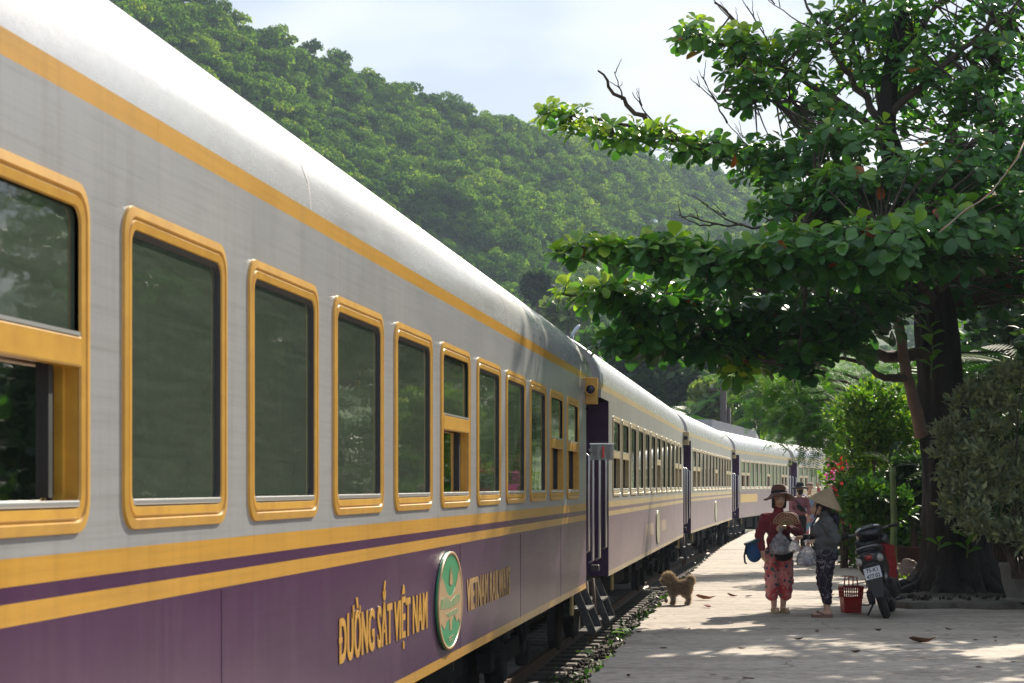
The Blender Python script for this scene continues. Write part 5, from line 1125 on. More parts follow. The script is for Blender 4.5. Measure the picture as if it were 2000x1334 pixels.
L_.new(mixc(N_, L_, mathn(N_, L_, 'MAXIMUM', mathn(N_, L_, 'MULTIPLY', r1.outputs[0], .55), mathn(N_, L_, 'MULTIPLY', r2.outputs[0], r3.outputs[0])), (.016,.010,.022), (.36,.31,.34)), p_.inputs['Base Color'])
t = MB(); t.ell((0,.0,.72), (.165,.150,.10))
for s_ in (-1, 1): t.limb([(s_*.080,0,.70),(s_*.082,-.02,.42),(s_*.062,.015,.19)], [.115,.090,.056])
remeshed(t, 'trousers', m_batik, wb, .010, 3, cloth_disp(21, .008))
t = MB(); t.ell(P(0,.02,.02), (.080,.085,.080)); t.limb([P(0,.085,.0), P(0,.11,-.10)], [.035,.04]); remeshed(t, 'hair', m_hair, wb, .008, 2)
ch = MB().lathe([(.001,.205),(.012,.198),(.105,.10),(.215,.0),(.220,-.004),(.212,-.006),(.10,.088),(.001,.190)], 40)
co_ = ch.build('conical_hat', M('palm_leaf_straw', (.52,.40,.25), (.42,.31,.19), scale=30, rough=.75, stretch=(1,1,.1)), wb, True, loc=(.0,-.02,1.325), rot=(R(-22),R(6),0)); co_.data.set_sharp_from_angle(angle=R(60))
for k in range(7): z_ = .19-.19*(k+1)/7.4; MB().tube([(math.cos(a)*(.205-z_)*1.05+0, math.sin(a)*(.205-z_)*1.05, z_+.0015) for a in np.linspace(0, 2*PI, 40)], .0018, 4, False).build('hoop', m_straw, co_)
MB().tube([P(-.07,-.01,.03), P(-.05,-.05,-.09), P(0,-.06,-.115), P(.05,-.05,-.09), P(.07,-.01,.03)], .006, 5).build('chin_strap', m_black, wb)
m_sand = M('brown_sandal', (.21,.12,.085), (.16,.09,.06), scale=9, rough=.7); flipflop(wb, -.058, -.045, R(-5), m_sand, .034, .25); flipflop(wb, .060, -.045, R(6), m_sand, .034, .25)
rb = Matrix.Rotation(rzb, 3, 'Z'); wB = lambda x, y, z: pb2+rb @ Vector((x, y, z))
bag('full plastic bag of dark goods held by the woman in grey', wB(.06,-.21,.875), .27, .29, m_whitec, None, 9, .75)
bag('small bag of greens passed between the two women', wB(-.09,-.36,.905), .15, .16, m_herb, None, 6, .8)
# ---- people further along the platform
def far_person(label, x, Y, cloths, hatf, rz=0, h=1.0, arm_up=False, mask=False):
    p = Vector(((x-1000)/3800*Y, Y, 0)); t = thing('person', label, 'person', p, rz); s = h
    b = MB(); Pq, mm = head(b, (0,-.03,1.40*s), 1.0)
    b.limb([(0,0,1.33*s),(0,0,1.22*s)], [.05,.055]); b.ell((0,0,1.04*s), (.14,.09,.18)); b.ell((0,0,.84*s), (.13,.09,.14)); b.limb([(-.15,0,1.16*s),(.15,0,1.16*s)], [.055,.055])
    arms = [((-.17,0,1.16*s),(-.22,.02,.93*s),(-.16,-.12,.78*s)), ((.17,0,1.16*s),(.24,-.02,.95*s),(.20,-.10,.76*s))]
    if arm_up: arms[1] = ((.17,0,1.16*s),(.27,-.05,1.16*s),(.22,-.08,1.42*s))
    for a in arms:
        b.limb(a, [.05,.04,.028]); d = Vector(a[2])-Vector(a[1]); hand(b, a[2], d, (0,-1,.2) if abs(d.z) > .2 else (0,0,-1), .4, .95)
    for q in (-1, 1): b.limb([(q*.08,0,.75*s),(q*.08,-.01,.40*s),(q*.07,.01,.07)], [.09,.06,.036]); b.limb([(q*.07,.03,.045),(q*.075,-.13,.03)], [.036,.026])
    body = remeshed(b, 'body', m_skin, t, .010, 2); face_parts(body, Pq, mm)
    u = MB(); u.ell((0,0,1.03*s), (.17,.12,.18)); u.ell((0,0,.84*s), (.16,.125,.15)); u.limb([(-.155,0,1.14*s),(.155,0,1.14*s)], [.072,.072])
    for a in arms: a0, a1, a2 = [Vector(q) for q in a]; u.limb([a0, a1, a1.lerp(a2,.8)], [.066,.058,.045])
    remeshed(u, 'top', cloths[0], t, .013, 3, cloth_disp(3, .006))
    u = MB(); u.ell((0,0,.73*s), (.165,.128,.11))
    for q in (-1, 1): u.limb([(q*.08,0,.70*s),(q*.085,-.01,.42*s),(q*.078,.0,.10)], [.10,.08,.062])
    remeshed(u, 'trousers', cloths[1], t, .013, 3); u = MB(); u.ell(Pq(0,.03,.03), (.082,.082,.085)); u.ell(Pq(0,.06,-.05), (.07,.04,.07)); remeshed(u, 'hair', m_hair, t, .012, 2)
    if mask: u = MB(); u.ell(Pq(0,-.045,-.05), (.064,.062,.05)); u.ell(Pq(0,-.01,-.11), (.07,.06,.045)); remeshed(u, 'face_mask', M('navy_mask', (.015,.016,.03), rough=.8), t, .010, 2)
    for q in (-1, 1): flipflop(t, q*.072, -.05, 0, m_sand)
    if hatf: hatf(t, s)
    return t, p
m_pinkc = M('dusty_pink_cotton', (.33,.13,.15), (.26,.10,.12), scale=8, rough=.85); m_print = floral('bright_print_cotton', (.45,.06,.08), [(.10,.25,.40), (.55,.50,.50), (.05,.25,.15), (.10,.15,.40)], 9)
pc_, pp = far_person('woman in dark wide hat, face mask and pink top in the middle distance', 1562, 47, (m_pinkc, m_black), lambda t, s: brim_hat(t, (0,-.02,1.455*s), M('black_felt', (.022,.02,.018), rough=.85), .205, .092, .10, .05, .012), R(15), 1.04, mask=True)
MB().tube([(-.15,-.10,1.17),(0,-.15,1.0),(.12,-.15,.86)], .014, 6).build('sling', m_black, pc_); t = MB(); t.ell((-.05,-.155,.98), (.13,.05,.055), 12, 8, Matrix.Rotation(R(35),3,'Y')); t.build('waist_bag', m_black, pc_, True)
far_person('person in pale cap and bright printed clothes behind the masked woman', 1581, 53, (m_print, m_print), lambda t, s: brim_hat(t, (0,-.02,1.45*s), M('pale_peach_cotton', (.55,.36,.27), rough=.85), .125, .092, .09, .03, .004), R(10), 1.05, True)
far_person('person in light grey shirt half hidden by the pink flowers', 1632, 49, (M('pale_grey_cotton', (.36,.37,.42), rough=.85), m_black), None, R(-60), 1.0)

# ------------------------------------------------------------------ dog
pd = on_ground(1326,1181); dg = thing('dog', 'small shaggy brown dog standing at the platform edge', 'dog', pd, R(4))
b = MB(); b.ell((.015,0,.225), (.125,.072,.075)); b.ell((-.065,0,.235), (.07,.072,.085)); b.ell((.10,0,.23), (.06,.068,.075)); b.limb([(-.075,0,.265),(-.115,0,.325)], [.062,.058])
b.ell((-.130,-.004,.345), (.066,.062,.062)); b.limb([(-.165,-.006,.325),(-.200,-.008,.300)], [.036,.026]); b.ell((-.205,-.008,.308), (.010,.012,.009))
for s_ in (-1, 1):
    b.ell((-.110,s_*.058-.004,.335), (.026,.014,.045)); b.limb([(-.075,s_*.042,.21),(-.078,s_*.042,.10),(-.074,s_*.042,.025)], [.040,.026,.022]); b.ell((-.086,s_*.042,.018), (.030,.024,.018))
    b.limb([(.105,s_*.044,.22),(.085,s_*.046,.135),(.128,s_*.046,.085),(.118,s_*.046,.025)], [.052,.036,.024,.022]); b.ell((.108,s_*.046,.018), (.030,.024,.018))
b.limb([(.145,0,.265),(.172,0,.300),(.158,0,.335),(.130,0,.345)], [.026,.026,.026,.020])
m_fur0 = M('dog_skin', (.15,.12,.09), (.11,.085,.06), scale=14, rough=.9); dbody = remeshed(b, 'body', m_fur0, dg, .006, 3)
me = dbody.data; nv = len(me.vertices); co = np.empty(nv*3); no = np.empty(nv*3); me.vertices.foreach_get('co', co); me.vertices.foreach_get('normal', no); co = co.reshape(-1,3); no = no.reshape(-1,3)
ii = rng.integers(0, nv, 15000); Pp = co[ii]+.003*rng.normal(size=(15000,3)); Dn = no[ii]*.75+np.array([.18,0,-.45])+.38*rng.normal(size=(15000,3)); hd = (Pp[:,0] < -.10) & (Pp[:,2] > .29); Dn[hd] = no[ii][hd]+np.array([0,0,.15])+.35*rng.normal(size=(hd.sum(),3))
tone = np.clip(.60+.30*rng.random(15000)+.45*(Pp[:,2] < .14)+.25*hd+.15*(Pp[:,0] > .12), 0, 1)
m_fur = LM('dog_fur', [(0,(.08,.068,.055)),(.4,(.22,.185,.145)),(.75,(.42,.345,.25)),(1,(.62,.53,.39))], rough=.75, trans=.3, tint=(1.15,1.0,.8), spec=.2)
fl_ = np.where(Pp[:,2] < .12, .018, .034)*(.6+.8*rng.random(15000)); tmf = (np.array([(-.06,0,0),(.06,0,0),(.045,.55,-.04),(0,1,-.16),(-.045,.55,-.04)]), [(0,1,2,4),(4,2,3)])
tag(link('fur', leaf_mesh('fur', Pp, Dn, unit(15000), fl_, tmf, tone), m_fur, dg), kind='stuff'); MB().ell((-.225,-.012,.306), (.011,.013,.010), 10, 7).build('nose', m_rub, dg, True)
for s_ in (-1, 1): MB().ell((-.182,s_*.030-.006,.352), (.008,.008,.008), 8, 6).build('eye', m_pupil, dg, True)
# ------------------------------------------------------------------ motorbike (local: x forward, y left, z up), leaning on its side stand
pm_ = on_ground(1733,1208); bike = thing('motorbike', 'black motorbike leaning on its stand with white plate 75-K1 477.02', 'motorbike', pm_, 0); bike.rotation_euler = (R(-15), 0, R(76))
m_plast = M('black_plastic', (.014,.014,.017), (.022,.022,.026), scale=8, rough=.32, coat=.3); m_matte = M('matte_plastic', (.028,.028,.030), (.045,.043,.042), scale=8, rough=.7)
m_tyre = M('tyre_rubber', (.014,.013,.013), (.03,.027,.025), scale=20, rough=.85, bump=.6, bscale=70); m_steel = M('worn_steel', (.36,.35,.34), (.22,.21,.20), scale=18, rough=.38, metal=.8); m_seat = M('seat_vinyl', (.012,.012,.016), (.02,.02,.025), scale=20, rough=.45)
mxr = Matrix.Rotation(R(90), 3, 'X')
def wheel(x, par):
    o = MB().lathe([(.205,-.035),(.235,-.048),(.265,-.040),(.282,-.016),(.285,0),(.282,.016),(.265,.040),(.235,.048),(.205,.035)], 40, (x,0,.285), mxr).build('wheel', m_tyre, par, True)
    MB().lathe([(.208,-.034),(.185,-.03),(.180,0),(.185,.03),(.208,.034)], 36, (x,0,.285), mxr).build('rim', m_steel, o, True); MB().lathe([(.001,-.05),(.05,-.05),(.05,.05),(.001,.05)], 20, (x,0,.285), mxr).build('hub', m_matte, o, True)
    for k in range(6): a = k*PI/3; MB().box((x+math.cos(a)*.115, 0, .285+math.sin(a)*.115), (.14,.022,.03), Matrix.Rotation(-a,3,'Y')).build('spoke', m_steel, o)
wheel(0, bike); wheel(1.22, bike)
def loft(secs, n=14):                # sections: (x, half width, z low, z high)
    V = []
    for x, hw, z0, z1 in secs:
        for k in range(n): a = 2*PI*k/n; c, s_ = math.cos(a), math.sin(a); V.append((x, hw*math.copysign(abs(c)**.7, c), (z0+z1)/2+(z1-z0)/2*math.copysign(abs(s_)**.7, s_)))
    J = len(secs); return MB().add(V, [(j*n+k, j*n+(k+1)%n, (j+1)*n+(k+1)%n, (j+1)*n+k) for j in range(J-1) for k in range(n)]+[tuple(range(n))[::-1], tuple((J-1)*n+k for k in range(n))])
loft([(-.33,.075,.69,.78),(-.28,.13,.60,.80),(-.15,.165,.56,.80),(.1,.17,.50,.78),(.35,.155,.44,.75),(.55,.11,.40,.70),(.68,.06,.36,.60)]).build('tail_body', m_plast, bike, True)
loft([(-.22,.09,.785,.85),(-.12,.15,.775,.87),(.1,.16,.765,.86),(.3,.15,.745,.83),(.5,.10,.72,.81),(.62,.05,.70,.77)]).build('seat', m_seat, bike, True)
MB().tube([(-.02,.135,.80),(-.2,.13,.83),(-.33,.07,.845),(-.36,0,.85),(-.33,-.07,.845),(-.2,-.13,.83),(-.02,-.135,.80)], .014, 8).build('grab_rail', m_plast, bike, True)
tl = MB().ell((-.335,0,.735), (.03,.05,.035), 12, 8).build('tail_light', M('red_lens', (.28,.015,.012), rough=.12, coat=.5), bike, True)
for s_ in (-1, 1): MB().ell((-.275,s_*.115,.705), (.055,.045,.05), 12, 8, Matrix.Rotation(R(s_*22),3,'X')).build('indicator', M('clear_lens', (.42,.40,.37), (.30,.26,.24), scale=20, rough=.12, coat=.6), bike, True)
mg = MB().prism([(-.085,.66),(.085,.66),(.095,.52),(.075,.36),(.055,.27),(-.055,.27),(-.075,.36),(-.095,.52)], -.012, .012, lambda u, v, q: (-.30-(.66-v)*.12+q+.6*u*u, u, v)).build('mudguard', m_matte, bike, bevel=.004)
MB().box((-.30,0,.655), (.05,.10,.03)).build('plate_light', m_plast, bike, bevel=.006)
pl = MB().box((0,0,0), (.006,.19,.14)).build('licence_plate', M('plate_white', (.72,.72,.74), (.62,.62,.64), scale=9, rough=.45), bike, bevel=.003, loc=(-.335,0,.555), rot=(0,R(7),0))
for txt, z_ in (('75-K1', .034), ('477.02', -.034)):
    me, co = text_mesh(txt, .062, .92, .0012, .0008); mid = (co.max(0)+co.min(0))/2; co = co-mid; me.vertices.foreach_set('co', np.stack([-.0042-co[:,2], -co[:,0], co[:,1]+z_], 1).ravel()); me.materials.clear(); me.name = 'plate_text'; link('plate_text', me, M('plate_ink', (.02,.02,.022), rough=.5), pl)
for y_, z0, z1 in ((0,.066,.070),(0,-.070,-.066)): MB().box((-.0036,y_,(z0+z1)/2), (.001,.186,z1-z0)).build('plate_border', M('plate_ink', (.02,.02,.022)), pl)
# swing arm, engine, exhaust on the right, shock absorbers
loft([(-.03,.05,.24,.33),(.25,.075,.20,.38),(.5,.10,.16,.40),(.62,.08,.18,.34)]).build('engine', M('engine_grey', (.13,.13,.13), (.07,.07,.07), scale=14, rough=.5, metal=.4), bike, True)
MB().lathe([(.001,-.05),(.07,-.05),(.095,-.02),(.095,.02),(.001,.03)], 22, (.02,.105,.285), mxr).build('gear_case', m_matte, bike, True)
ex_ = MB().tube([(.55,-.10,.22),(.3,-.13,.21),(.12,-.155,.26),(.10,-.16,.27),(-.28,-.165,.40),(-.31,-.165,.41)], [.02,.022,.03,.062,.066,.045], 16).build('exhaust', m_matte, bike, True)
MB().lathe([(.001,0),(.022,0),(.030,-.01),(.030,.02)], 16, (-.318,-.165,.413), Matrix.Rotation(R(-90),3,'Y')).build('tail_pipe', m_rub, ex_, True); MB().box((-.08,-.235,.36), (.30,.012,.09), Matrix.Rotation(R(-19),3,'Y').transposed()).build('heat_shield', m_plast, ex_, bevel=.01)
for s_ in (-1, 1):
    sh = MB().tube([(-.04,s_*.105,.33),(.05,s_*.105,.66)], .014, 8).build('shock_absorber', m_steel, bike, True); MB().tube([(-.04+.09*t+.0, s_*.105, .33+.33*t) for t in (.25,.6)], .028, 10).build('spring', m_steel, sh, True)
MB().tube([(.42,.11,.22),(.36,.26,.04),(.34,.29,.035)], .012, 7).build('side_stand', m_step, bike, True); MB().tube([(.40,-.12,.17),(.40,-.24,.165)], .014, 7).build('footrest', m_rub, bike, True); MB().tube([(.36,.12,.2),(.30,.20,.19),(.24,.25,.21)], .012, 7).build('kick_lever', m_steel, bike, True)
loft([(.62,.09,.26,.36),(.8,.12,.24,.33),(.98,.13,.24,.34)]).build('footboard', m_plast, bike, True)
V = []
for k in range(9):
    z_ = .32+.62*k/8; hw = .20-.03*abs(k-5)/5+.02*math.sin(k); xx_ = 1.02-.16*(z_-.32)
    V += [(xx_+.05*abs(j)**2*-1, hw*j, z_) for j in (-1,-.5,0,.5,1)]
ls_ = MB().add(V, [(5*k+j, 5*k+j+1, 5*k+j+6, 5*k+j+5) for k in range(8) for j in range(4)]).build('leg_shield', m_plast, bike, True); so_ = ls_.modifiers.new('t', 'SOLIDIFY'); so_.thickness = .02
loft([(.70,.10,.95,1.02),(.76,.15,.93,1.07),(.86,.17,.92,1.09),(.96,.13,.93,1.06),(1.02,.06,.95,1.02)]).build('handlebar_cowl', m_plast, bike, True)
MB().add([(.735,-.07,1.045),(.735,.07,1.045),(.80,.08,1.085),(.80,-.08,1.085)], [(0,1,2,3)]).build('dial', M('dial_glass', (.05,.055,.07), rough=.08), bike)
for s_ in (-1, 1):
    hbm = MB().tube([(.86,s_*.12,1.0),(.82,s_*.24,1.02),(.74,s_*.34,1.01)], .012, 8).build('handlebar', m_steel, bike, True); MB().tube([(.81,s_*.25,1.018),(.735,s_*.355,1.008)], .019, 10).build('grip', m_rub, hbm, True)
    MB().tube([(.87,s_*.22,1.02),(.84,s_*.30,1.0),(.79,s_*.37,.995)], .006, 6).build('brake_lever', m_steel, hbm, True)
    MB().tube([(.88,s_*.09,.95),(1.12,s_*.075,.52),(1.22,s_*.065,.285)], [.022,.024,.018], 9).build('fork_leg', m_matte, bike, True)
MB().tube([(.82,.25,1.03),(.80,.30,1.10),(.79,.335,1.145)], .006, 6).build('mirror_stem', m_plast, bike, True)
fg = MB(); V = []
for k in range(11): a = R(20+150*k/10); V += [(1.22+math.cos(a)*.315, y_, .285+math.sin(a)*.315-abs(y_)*.35) for y_ in (-.07,0,.07)]
fo = fg.add(V, [(3*k+j, 3*k+j+1, 3*k+j+4, 3*k+j+3) for k in range(10) for j in range(2)]).build('front_fender', m_plast, bike, True); so_ = fo.modifiers.new('t', 'SOLIDIFY'); so_.thickness = .01
# ---- red baskets
m_red = M('red_plastic', (.42,.012,.012), (.33,.010,.010), scale=6, rough=.35)
def basket(label, loc, w_, d_, h, rot=(0,0,0), solid=.45, handle=True, taper=.82):
    t = thing('red_basket', label, 'basket', loc); t.rotation_euler = rot
    q = lambda z: taper+(1-taper)*z/h
    def ringp(z, o=0): return [((sx*(w_/2*q(z)+o)), (sy*(d_/2*q(z)+o)), z) for sx, sy in ((-1,-1),(1,-1),(1,1),(-1,1))]
    hs = h*solid; mb = MB(); V = ringp(0)+ringp(hs)+ringp(hs,-.006)+ringp(.008,-.006); mb.add(V, [(4*j+k, 4*j+(k+1)%4, 4*j+4+(k+1)%4, 4*j+4+k) for j in range(3) for k in range(4)]+[(0,1,2,3),(12,13,14,15)]); mb.build('tub', m_red, t)
    for z_, th in ((hs,.012),(hs+(h-hs)*.36,.008),(hs+(h-hs)*.68,.008),(h,.016)):
        P_ = ringp(z_, .002); MB().tube(P_+[P_[0]], th*.6, 6, False).build('hoop', m_red, t)
    for k in range(4):
        a0, a1 = Vector(ringp(hs)[k]), Vector(ringp(hs)[(k+1)%4]); b0, b1 = Vector(ringp(h)[k]), Vector(ringp(h)[(k+1)%4])
        for j in range(9): f = j/9; MB().tube([a0.lerp(a1,f), b0.lerp(b1,f)], .0055, 4, False).build('bar', m_red, t)
    if handle:
        for s_ in (-1, 1): MB().tube([(-w_*.22,s_*d_*.5,h),(-w_*.20,s_*d_*.38,h+.12),(w_*.20,s_*d_*.38,h+.12),(w_*.22,s_*d_*.5,h)], .009, 6).build('handle', m_red, t)
    return t
basket('red plastic basket standing on the ground between woman and motorbike', on_ground(1662,1196), .25, .19, .31, (0,0,R(8)), .58)
bk2 = pm_+Matrix.Rotation(R(76),3,'Z') @ Matrix.Rotation(R(-15),3,'X') @ Vector((.80,-.03,.35)); bb_ = basket('red lattice basket on the footboard of the motorbike', bk2, .34, .26, .46, (R(-12),R(6),R(60)), .12, False)
# ---- things under the trees
m_tarp = M('brown_tarp', (.17,.105,.075), (.11,.07,.05), scale=5, rough=.7, bump=.5, bscale=9, bdist=.05)
tq = at(1772,1094,29.0); tq.z = .05; tp_ = thing('tarp_heap', 'crumpled brown tarpaulin heaped behind the motorbike', 'tarpaulin', tq)
g_ = np.linspace(-1,1,44); GX, GY = np.meshgrid(g_, g_, indexing='ij'); rr = np.sqrt(GX**2+GY**2); hz_ = .30*np.clip(1-rr**2,0,1)**.7*(1+.25*fbm(GX,GY,31,3,.8))+.05*np.abs(fbm(GX*1.5+GY*.5,GY,32,4,1.2))*np.clip(1.2-rr,0,1)
V = np.stack([GX*.52, GY*.45, hz_+.01], -1).reshape(-1,3); MB().add(V, [(i*44+j, (i+1)*44+j, (i+1)*44+j+1, i*44+j+1) for i in range(43) for j in range(43)]).build('cloth', m_tarp, tp_, True)
wq = at(1795,1085,30); wq.z = .05; wbk = thing('wheelbarrow', 'rusty wheelbarrow behind the tarpaulin beside the palm', 'wheelbarrow', wq, R(165))
m_rust = M('rusty_steel', (.10,.045,.028), (.05,.03,.025), scale=9, rough=.8, metal=.3)
V = [(-.28,-.2,.28),(.28,-.2,.28),(.28,.2,.28),(-.28,.2,.28),(-.40,-.29,.50),(.42,-.29,.54),(.42,.29,.54),(-.40,.29,.50)]; tr_ = MB().add(V, [(0,1,2,3),(0,1,5,4),(1,2,6,5),(2,3,7,6),(3,0,4,7)]).build('tray', m_rust, wbk); so_ = tr_.modifiers.new('t', 'SOLIDIFY'); so_.thickness = .012
for s_ in (-1, 1): MB().tube([(-.52,s_*.05,.20),(.2,s_*.18,.27),(.55,s_*.25,.50),(.78,s_*.27,.55)], .017, 8).build('handle', m_steel, wbk, True); MB().tube([(.25,s_*.18,.27),(.32,s_*.2,.0)], .014, 7).build('leg', m_rust, wbk, True)
MB().lathe([(.09,-.03),(.17,-.04),(.19,0),(.17,.04),(.09,.03)], 24, (-.5,0,.19), mxr).build('wheel', m_tyre, wbk, True)
sq = at(1800,1140,27.4); sq.z = .10; sl_ = MB().prism([(-.42,-.34),(.36,-.40),(.44,.30),(-.36,.38)], 0, .09, lambda u, v, q: (u, v, q)).build('concrete_slab', M('slab_grey', (.24,.22,.20), (.17,.155,.14), scale=6, rough=.9, bump=.4), bevel=.012, loc=sq, rot=(R(3),R(-2),R(8))); tag(sl_, 'flat loose concrete slab lying behind the motorbike', 'slab')
lg = at(1768,1158,26.2); lg.z = .12; t = MB(); t.limb([(-.22,0,.02),(0,.03,.06),(.24,.05,.03)], [.07,.095,.06]); lo_ = remeshed(t, 'root_log', m_bark, None, .016, 2, cloth_disp(41, .012)); lo_.location = lg; tag(lo_, 'knobbly root lump left of the trunk foot', 'log')
mp_ = at(1795,1118,28.6); mp_.z = .1; nn_ = 900; d = unit(nn_); Pm = np.array([mp_])+d*rng.random((nn_,1))**.5*np.array([.55,.4,.10]); tag(link('moss_heap', leaf_mesh('moss_heap', Pm, unit(nn_)+np.array([0,0,.6]), unit(nn_), .06+.05*rng.random(nn_), tmpl_small(.3)), m_lime), 'low yellow-green ground cover beside the slab', 'ground cover', kind='stuff')
n_ = 420; Pst = np.stack([4.9+4.3*rng.random(n_), 24.4+3.2*rng.random(n_)**1.5, .10+0*rng.random(n_)], 1); tag(stones('bed_rubble', Pst, .012+.03*rng.random(n_)**2, m_stone), 'small stones and crumbs scattered on the bed edge', kind='stuff')
# pots at the right edge
pq = Vector((6.36, 24.25, .085)); gp = thing('grey_pot', 'grey stone plant pot with carved round crest at the right edge', 'pot', pq)
m_pot = M('pot_stone', (.26,.25,.23), (.19,.18,.165), scale=7, rough=.85, bump=.3); MB().lathe([(.001,0),(.20,0),(.205,.03),(.19,.05),(.245,.22),(.27,.42),(.285,.44),(.285,.48),(.255,.48),(.24,.42),(.001,.40)], 36).build('pot_body', m_pot, gp, True).data.set_sharp_from_angle(angle=R(40))
MB().lathe([(.001,.0),(.22,.0),(.22,.03),(.001,.03)], 30, (0,0,-.03)).build('saucer', m_dark, gp)
def on_pot(a, z, r_off=.004): rr = np.interp(z, [.05,.22,.42], [.19,.245,.27])+r_off; return Vector((math.cos(a)*rr, math.sin(a)*rr, z))
for r_ in (.085, .062): MB().tube([on_pot(R(-108)+r_*3.6*math.cos(k*PI/16), .25+r_*math.sin(k*PI/16)) for k in range(33)], .006, 6, False).build('crest_ring', m_pot, gp, True)
for k in range(4): MB().tube([on_pot(R(-108)+.12*math.cos(t+k*PI/2)*(t/2.5), .25+.035*math.sin(t+k*PI/2)*(t/2.5)) for t in np.linspace(.3,2.5,8)], .005, 5).build('crest_scroll', m_pot, gp, True)
MB().ell((0,0,.40), (.235,.235,.05), 16, 8).build('potting_soil', M('dark_soil', (.03,.025,.02)), gp, True)
oq = Vector((6.30, 23.35, 0)); op = thing('yellow_pot', 'ochre yellow urn at the right edge in front of the grey pot', 'pot', oq)
MB().lathe([(.001,0),(.12,0),(.12,.04),(.07,.09),(.075,.30),(.12,.48),(.135,.62),(.16,.68),(.165,.71),(.14,.71),(.11,.64),(.001,.60)], 30).build('urn', M('ochre_glaze', (.42,.22,.045), (.34,.17,.04), scale=6, rough=.4), op, True).data.set_sharp_from_angle(angle=R(40))
P, D, Nn, s_ = leafy([((0,0,.84),(.16,.14,.16))], 260, .12, None); link('potted_leaves', leaf_mesh('potted_leaves', P, D, Nn, s_, tmpl_small(.2)), m_silver, op)['kind'] = 'stuff'
# cord looping through the canopy
cq = at(1998,275,22); cd = thing('light_cord', 'orange and white twisted cord hanging in the canopy at right', 'cord', cq)
pts_ = [at(x, y, Y)-cq for x, y, Y in ((2010,255,22),(1985,310,21.6),(1968,335,21.4),(1955,352,21.3),(1935,375,21.2),(1915,392,21.1),(1885,412,21),(1850,440,20.9),(1835,452,20.9))]
MB().tube(pts_, .007, 6).build('cord', M('orange_cord', (.34,.17,.04), rough=.6), cd, True); MB().tube([p+Vector((.012*math.sin(k*2),-.01,.014*math.cos(k*2))) for k, p in enumerate(pts_)], .004, 6).build('cord', M('white_cord', (.42,.36,.36), rough=.6), cd, True)
# ---- poles
up = at(1413,830,100); up.z = -.95; ut = thing('utility_pole', 'brown utility pole with crossarm standing beyond the train', 'pole', up); m_pole = M('pole_wood', (.10,.08,.07), (.07,.055,.05), scale=4, rough=.9)
hp_ = at(0,757,100).z+.95; MB().tube([(0,0,0),(0,0,hp_)], [.22,.16], 10).build('post', m_pole, ut, True); MB().tube([(.35,.1,0),(.28,.1,hp_*.86)], [.13,.10], 8).build('stay_post', m_pole, ut, True)
MB().box((.1,0,hp_-.1), (1.7,.12,.12)).build('crossarm', m_pole, ut); MB().tube([(1.0,0,hp_-2.6),(-2.2,0,hp_-4.2)], .05, 6).build('stay_rod', m_pole, ut)
for x_ in (-.6,.1,.8): MB().lathe([(.03,0),(.06,.04),(.04,.1),(.06,.14),(.02,.2)], 10, (x_,0,hp_-.04)).build('insulator', M('insulator_grey', (.3,.3,.32), rough=.3), ut, True)
lq = at(1117,660,62); lq.z = -.95; lt = thing('street_lamp', 'grey street lamp head showing above the first coach roof', 'street lamp', lq); zt = at(0,655,62).z+.95
MB().tube([(0,0,0),(0,0,zt-.2),(.02,0,zt)], [.07,.05,.045], 10).build('post', M('lamp_grey', (.30,.31,.34), rough=.5, metal=.3), lt, True); loft([(-.18,.05,-.03,.03),(-.05,.10,-.04,.05),(.18,.12,-.05,.05),(.32,.06,-.03,.02)]).build('lamp_head', M('lamp_shell', (.40,.43,.50), rough=.3), lt, True, loc=(.06,0,zt+.08), rot=(0,R(-55),R(20)))
# ---- far things on the hill: a pale dome and a hut with an orange roof
def on_hill(x, y):
    ts = np.linspace(.02,1,400); X, Y, Z = hill_pt(np.full(400, float(x)), ts); py = 948-(Z-EYE)/Y*3800; k = np.abs(py-y).argmin(); return Vector((X[k], Y[k], Z[k]))
dq = on_hill(1268,452); k_ = dq.y/3800; dm = thing('dome_building', 'small white domed roof among the trees on the hillside', 'building', dq)
MB().lathe([(17*k_,0),(16.5*k_,5*k_),(13*k_,11*k_),(7*k_,15*k_),(.01,16.5*k_)], 24, (0,0,14*k_)).build('dome', M('dome_white', (.72,.74,.78), rough=.35), dm, True); MB().lathe([(15*k_,-2*k_),(15*k_,14*k_)], 24).build('wall', M('dome_wall', (.45,.40,.38), rough=.8), dm)
MB().tube([(-26*k_,0,0),(-26*k_,0,26*k_)], .25*k_+.05, 6).build('mast', m_pole, dm); MB().ell((-26*k_,0,27*k_), 2.5*k_, 10, 7).build('mast_light', M('dome_white', (.7,.7,.7)), dm, True)
hq = on_hill(471,124); k_ = hq.y/3800; ht = thing('hut', 'tiny hut with orange roof among the trees high on the hill', 'building', hq+Vector((0,-3,3.0))); MB().box((0,0,1*k_), (12*k_,8*k_,9*k_)).build('wall', M('hut_wall', (.35,.28,.22), rough=.9), ht)
MB().prism([(-8*k_,5*k_),(8*k_,5*k_),(0,11*k_)], -6*k_, 6*k_, lambda u, v, q: (u, q, v)).build('roof', M('orange_tiles', (.42,.14,.07), rough=.8), ht)
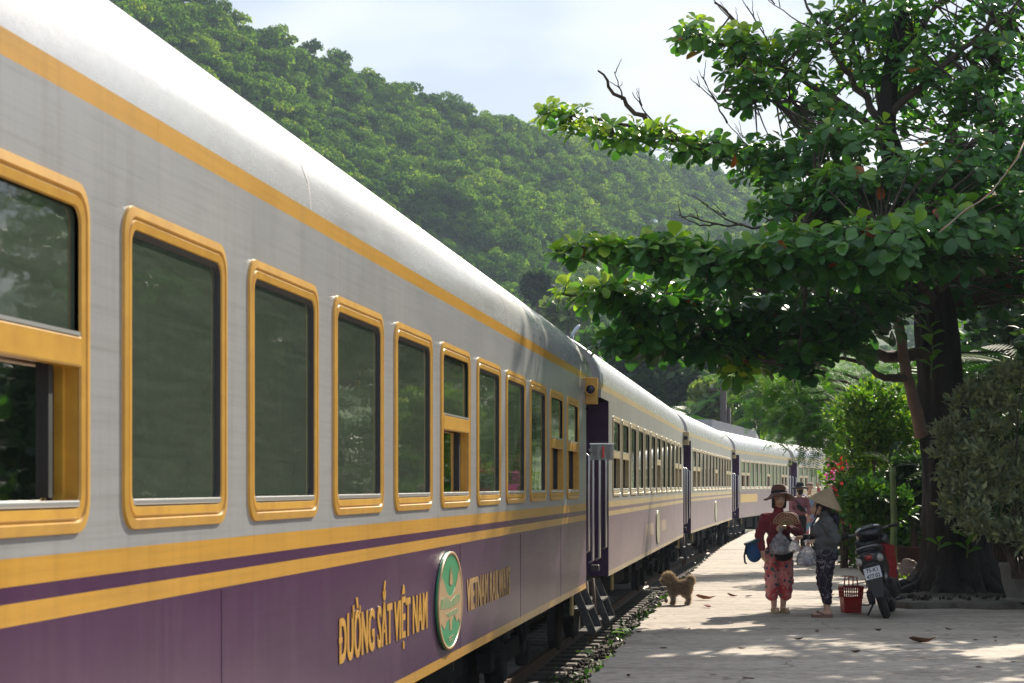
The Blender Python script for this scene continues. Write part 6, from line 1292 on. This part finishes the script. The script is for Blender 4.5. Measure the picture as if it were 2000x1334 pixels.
# ---- leaves lying on the platform
m_dryl = M('dry_leaf', (.17,.095,.05), (.10,.06,.035), scale=12, rough=.8)
def curl_leaf(cu, wd):
    T, Fq = tmpl_big(); V = T*np.array([wd,1,1]); V = V-np.array([0,.5,0]); V[:,2] = .02+cu*(V[:,1]**2)*1.6+np.abs(V[:,0])*cu*2.0; return MB().add(V, Fq).mesh('fallen_leaf', True, fix=False)
cls = [curl_leaf(.25,.9), curl_leaf(.45,.7), curl_leaf(.1,1.0)]
def drop(x, y, s, k, rz, label, mat=m_dryl, grp=None):
    me = cls[k] if mat is m_dryl else cls[k].copy()
    if mat is not m_dryl: me.materials.clear()
    o = link('fallen_leaf', me, mat, None, on_ground(x, y)+Vector((0,0,.004)), (R(random.uniform(-8,8)), R(random.uniform(-8,8)), rz)); o.scale = (s, s, s); tag(o, label, 'leaf', grp)
m_redl = M('red_leaf', (.34,.035,.02), (.22,.03,.02), scale=10, rough=.6)
drop(1382,1187,.17,0,.5,'dark red fallen leaf on the platform behind the dog', m_redl); drop(1378,1172,.26,1,1.4,'long reddish brown leaf lying just behind the dog', M('russet_leaf', (.30,.10,.05), (.2,.08,.04), scale=9, rough=.7))
drop(1300,1179,.16,1,.2,'curled brown leaf between the dog and the platform edge', M('curled_brown_leaf', (.16,.09,.05), rough=.8)); drop(1803,1257,.26,1,1.2,'large curled brown leaf in the shade in front of the tree', M('big_brown_leaf', (.19,.11,.06), (.12,.07,.04), scale=8, rough=.8))
drop(1430,1166,.15,1,1.2,'reddish leaf on the sunny concrete left of the woman in maroon', M('reddish_leaf', (.22,.07,.04), rough=.75)); drop(1463,1166,.12,0,2.0,'small dark leaf close to the woman in maroon', M('dark_leaf', (.10,.06,.04), rough=.8)); drop(1627,1163,.12,0,.3,'small tan leaf beside the feet of the woman in grey', M('tan_leaf', (.36,.22,.12), rough=.8))
LG = 'dry brown leaf lying on the shaded concrete of the platform'
for x, y in ((1905,1253),(1950,1256),(1938,1246),(1671,1275),(1597,1238),(1455,1269),(1290,1264),(1242,1236),(1760,1265),(1345,1230),(1715,1234),(1915,1303),(1458,1329),(1470,1324),(1222,1320),(1560,1250),(1850,1230),(1978,1290)):
    drop(x+random.uniform(-6,6), y+random.uniform(-4,4), .055+.06*random.random(), random.randrange(3), random.random()*6, LG, grp='dry leaves on the platform')
# ------------------------------------------------------------------ haze in the valley air
hz = MB().box((0,0,0), (1,1,1)).build('haze', None, loc=(150, 480, 76)); hz.scale = (2600, 1160, 156)
hm = bpy.data.materials.new('haze_air'); hm.use_nodes = True; hn = hm.node_tree.nodes; hn.clear()
ho = hn.new('ShaderNodeOutputMaterial'); pv = hn.new('ShaderNodeVolumePrincipled')
pv.inputs['Color'].default_value = (.66,.80,1,1); pv.inputs['Density'].default_value = .00024; pv.inputs['Anisotropy'].default_value = .25
hm.node_tree.links.new(pv.outputs[0], ho.inputs['Volume']); hz.data.materials.append(hm); tag(hz, 'thin pale haze filling the valley air', kind='stuff')
